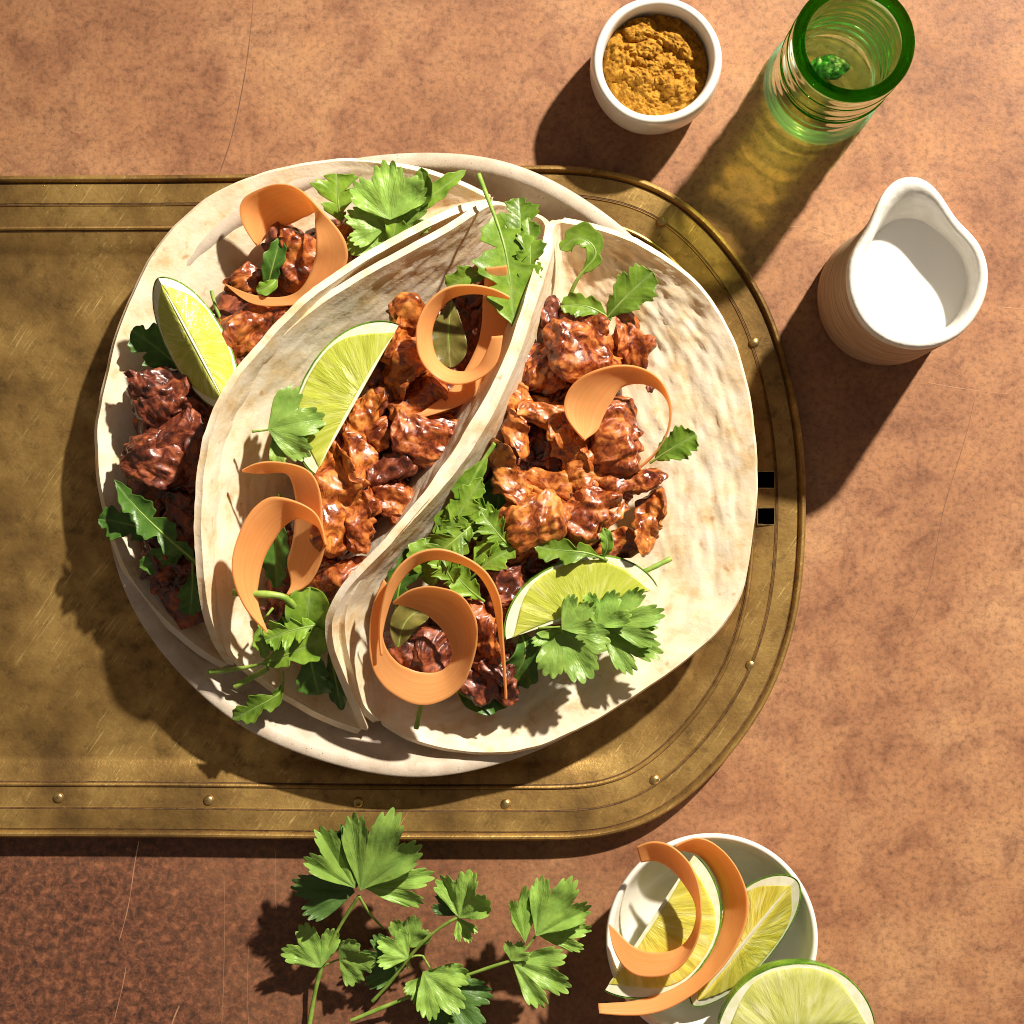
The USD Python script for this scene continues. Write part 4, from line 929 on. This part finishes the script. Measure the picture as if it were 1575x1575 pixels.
arugula('small oak shaped leaf beside the slanting chicken strip', [(770, 790, 42), (748, 785, 45), (722, 772, 45)], 36, stalk=0.15, lobes=2, depth=0.6, seed=35)
arugula('frilly bright leaf above the spiral carrot ribbon', [(745, 800, 44), (715, 815, 48), (672, 808, 47)], 56, stalk=0.05, lobes=3, depth=0.6, seed=36)
arugula('pale rounded leaf under the arch of the thin carrot strip', [(668, 905, 40), (660, 865, 44), (655, 828, 44)], 60, stalk=0.05, lobes=1.5, depth=0.2, seed=37)
arugula('bright leaf standing right of the thin carrot arch', [(712, 885, 42), (740, 855, 46), (762, 812, 47)], 36, stalk=0.2, lobes=2, depth=0.7, seed=38, roll=0.4)
arugula('forked leaf reaching towards the golden ribbed slab', [(722, 892, 42), (752, 865, 47), (790, 842, 47)], 44, stalk=0.2, lobes=2, depth=0.7, seed=39)
arugula('green leaf inside the carrot arch, right side', [(745, 925, 40), (715, 900, 44), (690, 868, 44)], 50, stalk=0.1, lobes=2.5, depth=0.6, seed=40)
arugula('dark leaf between second fold and carrot arch', [(610, 940, 40), (618, 890, 43), (650, 845, 42)], 46, 'arugula_dark', stalk=0.05, lobes=2, depth=0.4, seed=41)
arugula('olive leaf showing inside the spiral carrot ribbon', [(612, 1000, 40), (625, 955, 42), (660, 930, 40)], 44, 'olive_leaf', stalk=0.0, lobes=1, depth=0.0, seed=42, rib=0.3)
arugula('lobed leaf lying on the chicken above the right lime wedge', [(934, 862, 44), (900, 850, 48), (860, 846, 48), (820, 838, 47)], 44, stalk=0.15, lobes=2.5, depth=0.65, seed=43)
arugula('short upright leaf at the top edge of the right lime wedge', [(925, 860, 44), (934, 838, 48), (928, 812, 49)], 20, stalk=0.1, lobes=1, depth=0.1, seed=44)
arugula('dark drooping leaf under the right lime wedge', [(800, 968, 38), (808, 1005, 38), (786, 1046, 32)], 62, 'arugula_dark', stalk=0.05, lobes=1.5, depth=0.3, seed=45)
stalk('green stalk hanging below the right lime wedge', [(830, 968, 38), (823, 1005, 36), (814, 1048, 31)], 1.25)
stalk('pale stalk sticking out right of the right lime wedge', [(985, 882, 38), (1008, 871, 38), (1032, 859, 37)], 1.0)
stalk('short stalk end below the spiral carrot ribbon', [(650, 1075, 30), (645, 1098, 29), (640, 1121, 28)], 1.0)
arugula('dark leaf at the lowest point of the rightmost filling', [(700, 1060, 28), (735, 1078, 28), (785, 1070, 27)], 40, 'arugula_dark', stalk=0.05, lobes=1, depth=0.1, seed=49)
arugula('dark leaf beside the long stalk along the second fold', [(775, 700, 40), (770, 745, 40), (760, 815, 38)], 60, 'arugula_dark', stalk=0.05, lobes=2, depth=0.4, seed=50)

arugula('feathery bright leaf over the long stalk at the second fold', [(735, 800, 46), (700, 830, 50), (660, 862, 48)], 54, stalk=0.1, lobes=4, depth=0.85, seed=60, ruffle=0.9)
arugula('feathery leaf between the small oak shaped leaf and the meat', [(792, 848, 46), (765, 820, 49), (742, 788, 48)], 46, stalk=0.15, lobes=4, depth=0.85, seed=61, ruffle=0.9)
arugula('thin lobed leaf just right of the second fold, pointing up', [(668, 850, 44), (700, 800, 49), (742, 735, 52)], 44, stalk=0.1, lobes=4, depth=0.8, seed=62)
arugula('bright frilled leaf tip under the top of the thin carrot arch', [(705, 910, 42), (688, 880, 48), (668, 852, 50)], 44, stalk=0.1, lobes=3, depth=0.8, seed=63, ruffle=0.9)
arugula('feathery leaf above the long stalked leaf of the middle taco', [(500, 960, 38), (455, 968, 41), (408, 985, 39)], 50, stalk=0.1, lobes=4, depth=0.85, seed=64, ruffle=0.8)
arugula('bright narrow leaf right of the top leaf of the middle taco', [(800, 470, 50), (815, 405, 54), (812, 335, 52)], 44, stalk=0.1, lobes=4, depth=0.85, seed=65, ruffle=0.8)
# --- coriander on the tacos
sprig('bunch of coriander leaves at the top of the leftmost taco', [([(600, 390, 33), (598, 365, 36), (600, 335, 40)], 0.8)],
      [(600, 338, 42, -92, 92, dict(S=80, pitch=0.1, fold=0.3)), (592, 352, 38, -160, 66, dict(S=75, pitch=0.2, fold=0.3)), (612, 350, 38, -40, 62, dict(S=75, pitch=0.25, cup=0.3)), (580, 385, 36, -120, 60, dict(S=90, pitch=0.1))])
sprig('single coriander leaf beside the lime wedge of the middle taco', [([(388, 664, 52), (405, 662, 53), (420, 660, 54)], 0.6)],
      [(412, 661, 54, -12, 92, dict(S=78, pitch=0.12, fold=0.35, cup=-0.1)), (420, 664, 52, 40, 66, dict(S=70, pitch=-0.1, fold=0.3))])
sprig('coriander sprig lying over the right lime wedge and tortilla', [([(828, 966, 44), (862, 964, 46), (905, 962, 42), (935, 966, 38)], 0.55), ([(862, 964, 46), (866, 975, 43)], 0.5)],
      [(864, 968, 47, -38, 66, dict(S=62, pitch=0.1)), (866, 970, 43, 62, 88, dict(S=92, pitch=-0.3, fold=0.3)), (862, 966, 41, 120, 60, dict(S=60, pitch=-0.2)),
       (918, 964, 43, -62, 66, dict(S=75, pitch=0.15)), (935, 962, 41, -14, 92, dict(S=60, pitch=0.0)), (925, 966, 38, 24, 104, dict(S=58, pitch=0.0, fold=0.3))])

# --- coriander on the table
sprig('left coriander sprig on the table with tall leaf cluster against the tray', [([(472, 1600, 3), (482, 1540, 5), (494, 1490, 9), (520, 1430, 14), (552, 1378, 22)], 1.15), ([(552, 1378, 22), (568, 1404, 16), (590, 1428, 10)], 0.75), ([(494, 1488, 9), (515, 1478, 12), (528, 1475, 14)], 0.6)],
      [(554, 1370, 25, -66, 150, dict(S=50, pitch=0.2, fold=0.3)), (560, 1366, 22, -12, 118, dict(S=44, pitch=0.05, fold=0.3)), (546, 1366, 25, -124, 120, dict(S=46, pitch=0.3, fold=0.6, roll=0.35)), (546, 1372, 20, -172, 104, dict(S=58, pitch=0.02, fold=0.3, mat='arugula_dark')),
       (548, 1366, 22, -100, 110, dict(S=50, pitch=0.1, mat='arugula_dark')),
       (494, 1488, 12, -112, 82, dict(S=72, pitch=0.15, fold=0.3)), (522, 1476, 14, -5, 60, dict(S=100, pitch=0.1, fold=0.5, roll=0.4))])
sprig('middle coriander sprig on the table with one upright folded leaf', [([(573, 1540, 4), (600, 1510, 8), (640, 1460, 16), (680, 1425, 22), (706, 1410, 24)], 1.0), ([(628, 1475, 13), (640, 1470, 15), (650, 1470, 15)], 0.6), ([(628, 1478, 12), (628, 1490, 10)], 0.6)],
      [(706, 1412, 25, -70, 84, dict(S=78, pitch=0.3, fold=0.5, roll=-0.5)), (704, 1412, 24, 62, 44, dict(S=50, pitch=-0.1, fold=0.5)), (704, 1408, 20, -130, 52, dict(S=60, pitch=-0.2, mat='arugula_dark')),
       (628, 1474, 16, -145, 60, dict(S=72, pitch=0.2, fold=0.4)), (622, 1458, 16, -70, 60, dict(S=70, pitch=0.25)), (626, 1486, 8, -170, 86, dict(S=62, pitch=-0.05, mat='arugula_dark'))])
sprig('right coriander sprig on the table with two forked leaves', [([(540, 1570, 4), (600, 1545, 7), (690, 1510, 12), (784, 1478, 20)], 1.1), ([(784, 1478, 20), (806, 1462, 22), (830, 1430, 24)], 0.7), ([(650, 1470, 12), (664, 1492, 10), (672, 1500, 9)], 0.6)],
      [(824, 1440, 25, -58, 118, dict(S=48, pitch=0.15, fold=0.35)), (808, 1450, 24, -100, 100, dict(S=34, pitch=0.4, fold=0.5, roll=0.6)), (830, 1440, 22, -10, 86, dict(S=44, pitch=0.05)),
       (788, 1480, 20, 22, 102, dict(S=58, pitch=0.12, fold=0.4)), (786, 1478, 21, -60, 40, dict(S=70, pitch=0.3)),
       (650, 1495, 13, 42, 90, dict(S=70, pitch=0.15, fold=0.3)), (668, 1515, 8, 45, 112, dict(S=64, pitch=-0.02, mat='arugula_dark')), (655, 1500, 10, 110, 50, dict(S=60, pitch=0.1))])

# ------------------------------------------------------------------ spice pot
sc = P(1011, 92, 34)


def wob(amp, ph=0.0):
    def w(T, R, Z):
        k = 1 + amp * np.sin(2 * T + ph) + amp * 0.6 * np.sin(3 * T + 1.3 + ph) + amp * 0.35 * np.sin(6 * T + ph * 2)
        R2 = R * k
        return R2 * np.cos(T), R2 * np.sin(T), Z + 0.25 * np.sin(3 * T + ph) * (Z > 20)
    return w


sp = rounded([(0.05, 0.3), (18.5, 0.3), (21.5, 1.6), (24.4, 9), (25.4, 19), (25.2, 28), (24.7, 32.6), (23.9, 34.0), (22.3, 34.2), (21.2, 33.0), (20.7, 29), (20.6, 18), (19.0, 8), (14, 4.5), (0.05, 4.2)], 2)
v, f = lathe(sp[::-1], 120, wob(0.008, 0.4))
obj('spice_pot', (v + [sc[0], sc[1], 0], f), 'white_porcelain', label='small white porcelain pot filled with ground spice', cat='pot')
n, m = 130, 220
r = np.linspace(0, 1, n)[:, None] * 20.3
t = np.arange(m)[None, :] * 2 * np.pi / m
X, Y = r * np.cos(t), r * np.sin(t)
pts = np.stack([X, Y, 0 * X], -1)
Z = 22.5 + 2.5 * (1 - (r / 20.3) ** 2) + 5.5 * (fbm(pts / 9.0, 3, 41) - 0.5) + 0.0 * X
Z += 2.2 * (fbm(pts / 2.6, 4, 42) - 0.5) + 1.0 * (noise(pts / 0.75, 43) - 0.5)
rs = np.random.RandomState(8)
clumps = [(985, 42, 7.0, 5.0, 4.2, 0.3), (950, 98, 6.0, 5.0, 4.0, 0.8), (1000, 72, 5, 4, 3.0, 0.0), (1035, 60, 7, 4, 3.2, -0.5), (1062, 78, 4.5, 3.5, 3.0, 0.2), (985, 120, 7, 4, 2.0, -0.6), (1030, 130, 6, 3.5, 2.0, -0.4), (945, 68, 3.5, 3.0, 2.2, 0)]
clumps += [(1011 + 80 * math.sqrt(a) * math.cos(b), 95 + 80 * math.sqrt(a) * math.sin(b), c, c * 0.8, c * 0.6, b) for a, b, c in zip(rs.rand(40), rs.rand(40) * 6.28, 0.7 + 1.5 * rs.rand(40))]
for cx, cy, a, b, hgt, rot in clumps:
    c = P(cx, cy, 27) - sc
    dx, dy = X - c[0], Y - c[1]
    u, w = dx * math.cos(rot) + dy * math.sin(rot), -dx * math.sin(rot) + dy * math.cos(rot)
    e = 1 - (u / a) ** 2 - (w / b) ** 2 + 0.5 * (noise(pts / 1.6, int(cx)) - 0.5)
    Z = Z + hgt * np.sqrt(np.clip(e, 0, 1))
Z[:, :] = np.minimum(Z, 33)
v = np.stack([X, Y, Z], -1).reshape(-1, 3)
obj('ground_spice', (v + [sc[0], sc[1], 0], grid_faces(n, m, wrap=True)), 'spice_powder', label='clumpy mustard-yellow ground spice heaped inside the white pot', cat='spice', kind='stuff')

# ------------------------------------------------------------------ glass tumbler
gc = P(1315, 62, 80)
gz = np.linspace(3.0, 72.0, 150)
rib_o = 21.6 + 0.28 * np.sin(gz * 2 * np.pi / 9.4 + 1.2 * np.sin(gz / 11)) + 0.9 * np.clip((14 - gz) / 14, 0, 1)
gi = np.linspace(72.0, 13.5, 120)
rib_i = 18.2 + 0.16 * np.sin(gi * 2 * np.pi / 8.1 + 0.8)
gp = [(0.05, 1.2), (12, 1.0), (19, 0.3), (21.2, 0.7), (22.2, 1.8)] + list(zip(rib_o, gz)) + [(21.3, 72.6), (20.0, 73.0), (18.4, 72.6)] + list(zip(rib_i, gi)) + [(17.2, 12.2), (14.5, 11.4), (8, 11.8), (3, 12.8), (0.05, 13.2)]
glass = thing('glass_tumbler', 'tall green rimmed hand-blown glass tumbler beside the spice pot', 'glass', (gc[0], gc[1], 0))


def gwarp(T, R, Z):
    k = 1 + 0.012 * np.sin(2 * T + Z / 30.0) + 0.006 * np.sin(3 * T - Z / 17.0)
    Z2 = Z + 0.9 * np.sin(T + 0.4) * np.clip((Z - 4) / 10, 0, 1) * np.clip((72 - Z) / 6, 0, 1)
    return R * k * np.cos(T), R * k * np.sin(T), Z2


v, f = lathe(gp[::-1], 120, gwarp)
obj('glass_body', (v + [gc[0], gc[1], 0], f), 'clear_glass', glass)
ta = np.linspace(0, 2 * np.pi, 40)
rp = [(19.7 + 2.25 * math.cos(a), 77.0 + 3.8 * math.sin(a)) for a in ta]
v, f = lathe(rp, 128, lambda T, R, Z: (R * (1 + 0.012 * np.sin(2 * T + 2.4)) * np.cos(T), R * (1 + 0.012 * np.sin(2 * T + 2.4)) * np.sin(T), Z + 0.3 * np.sin(3 * T)))
obj('glass_rim', (v + [gc[0], gc[1], 0], f), 'green_glass', glass)

for k, (z0, turns, rr, ph) in enumerate([(40, 1.2, 0.4, 3.4), (62, 0.8, 0.35, 2.2)]):
    a_ = np.linspace(0, turns * 2 * np.pi, 150) + ph
    c_ = np.stack([22.05 * np.cos(a_), 22.05 * np.sin(a_), z0 + np.linspace(0, 5, 150) + 0.9 * np.sin(a_ + 0.4)], 1) + [gc[0], gc[1], 0]
    obj('glass_thread', tube(c_, np.linspace(rr, rr * 0.3, 150), 10), 'green_glass', glass)
for k, (z0, rr) in enumerate([(4.5, 1.25), (9.5, 0.95), (14.5, 0.7), (20.0, 0.45)]):
    a_ = np.linspace(0, 2 * np.pi, 121)
    c_ = np.stack([(22.3 - 0.02 * z0) * np.cos(a_), (22.3 - 0.02 * z0) * np.sin(a_), z0 + 0.9 * np.sin(a_ + 0.4) + 0.3 * np.sin(2 * a_ + k)], 1) + [gc[0], gc[1], 0]
    obj('base_ring', tube(c_, rr * (1 + 0.15 * np.sin(3 * a_ + k)), 12), 'aqua_glass', glass)
bl_ = trimesh.creation.icosphere(4)
w_ = np.array(bl_.vertices) * [8.0, 5.0, 1.4]
w_ += np.array(bl_.vertices) * (2.4 * (fbm(w_ / 3.0, 3, 77) - 0.5))[:, None]
obj('base_swirl', (w_ + [gc[0] + 2, gc[1] + 6, 8.6], np.array(bl_.faces)), 'green_swirl', glass)

# ------------------------------------------------------------------ milk jug
jc = P(1412, 428, 66)


def jug_warp(T, R, Z):
    d = np.angle(np.exp(1j * (T - math.radians(97))))
    top = np.clip((Z - 28) / 38, 0, 1) ** 2.2
    sp_ = np.exp(-np.abs(d / 0.46) ** 2.2) * 0.47 * top
    pinch = -0.022 * top * (np.exp(-((d - 0.78) / 0.28) ** 2) + np.exp(-((d + 0.78) / 0.28) ** 2))
    k = 1 + sp_ + pinch + 0.006 * np.sin(2 * T) + 0.004 * np.sin(5 * T + 1)
    return R * k * np.cos(T), R * k * np.sin(T), Z + 2.2 * top * np.exp(-(d / 0.5) ** 2) + 0.35 * np.sin(4 * T) * top


jz = np.linspace(3, 62, 90)
jo = 27.6 - 1.6 * (jz / 62) + 0.09 * np.sin(jz * 1.1) + 0.06 * np.sin(jz * 5.1 + 1)
outer = [(0.05, 0.4), (24.5, 0.4), (27.0, 1.0)] + list(zip(jo, jz))
lip = rounded([(26.0, 62.0), (26.1, 64.2), (25.2, 66.2), (23.6, 66.6), (22.2, 65.6), (21.7, 63.0)], 2)
inner = [(21.6, z) for z in np.linspace(62.5, 8, 40)] + [(18, 5.5), (0.05, 5.0)]
jug = thing('milk_jug', 'small handmade clay jug with white glazed rim and pouring spout', 'jug', (jc[0], jc[1], 0))
v, f = lathe(outer[::-1], 160, jug_warp)
obj('clay_wall', (v + [jc[0], jc[1], 0], f), 'raw_clay', jug)
v, f = lathe((list(map(tuple, lip)) + inner)[::-1], 160, jug_warp)
obj('glazed_lining', (v + [jc[0], jc[1], 0], f), 'speckled_glaze', jug)
t = np.arange(120) * 2 * np.pi / 120
mz = 50.0
ringp = np.stack(jug_warp(t, np.full(120, 21.55), np.full(120, mz)), 1); ringp[:, 2] = mz + 0.5
ring2 = ringp * [0.985, 0.985, 1] - [0, 0, 0.45]
v = np.vstack([ringp, ring2, [[0, 0, mz + 0.02]]]) + [jc[0], jc[1], 0]
k = np.arange(120)
f = np.vstack([np.stack([k, (k + 1) % 120, 120 + (k + 1) % 120], 1), np.stack([k, 120 + (k + 1) % 120, 120 + k], 1), np.stack([120 + k, 120 + (k + 1) % 120, np.full(120, 240)], 1)])
obj('milk', (v, f), 'milk', label='white milk filling the small clay jug', cat='milk')

# ------------------------------------------------------------------ garnish bowl
bc = P(1095, 1444, 33)
bp = rounded([(0.05, 0.4), (20, 0.4), (23, 1.0), (33, 11), (38.5, 24), (40.6, 31.5), (40.4, 33.0), (39.6, 33.5), (38.4, 33.0), (37.4, 30.5), (34.5, 21), (27.5, 9), (20, 4.8), (0.05, 4.2)], 2)
v, f = lathe(bp[::-1], 140, wob(0.004, 1.2))
obj('garnish_bowl', (v + [bc[0], bc[1], 0], f), 'white_porcelain', label='white porcelain bowl holding lime wedges and carrot ribbons', cat='bowl')
wedge(P(930, 1524, 36), P(1068, 1314, 40), (0.85, -0.42, 0.05), 25.5, 62, 'lime wedge at the left of the white bowl, wrapped by a carrot ribbon', True, flip=-1, seed=4)
wedge(P(1066, 1548, 34), P(1224, 1352, 42), (0.72, -0.40, -0.66), 17.0, 95, 'narrow lime wedge standing in the middle of the white bowl', True, flip=-1, seed=5)
wedge(P(1102, 1596, 44), P(1346, 1576, 40), (0.03, 0.98, 0.12), 26.5, 62, 'big pale lime wedge hanging over the right edge of the white bowl', 2, flip=1, seed=6)
ribbon([(979, 1302, 47), (1005, 1294, 50), (1040, 1305, 53), (1070, 1345, 55), (1080, 1400, 55), (1072, 1450, 53), (1045, 1490, 50), (1010, 1503, 46), (970, 1495, 42), (945, 1460, 39), (936, 1422, 38)],
       [(986, 1326, 44), (1010, 1324, 45), (1035, 1338, 46), (1058, 1365, 47), (1072, 1395, 47), (1068, 1430, 46), (1045, 1458, 45), (1010, 1465, 43), (978, 1458, 41), (955, 1438, 39), (937, 1421, 38)],
       'carrot ribbon curled around the left lime wedge in the bowl', seed=9)
ribbon([(1038, 1300, 42), (1070, 1288, 44), (1105, 1300, 45), (1138, 1340, 46), (1152, 1395, 47), (1135, 1450, 47), (1100, 1500, 46), (1050, 1540, 44), (990, 1562, 41), (922, 1560, 38)],
       [(1042, 1306, 38), (1072, 1312, 36), (1095, 1335, 35), (1110, 1370, 35), (1112, 1410, 36), (1098, 1455, 37), (1068, 1500, 38), (1030, 1525, 38), (980, 1540, 37), (920, 1544, 36)],
       'long carrot ribbon bending through the middle of the bowl and over its rim', seed=10)
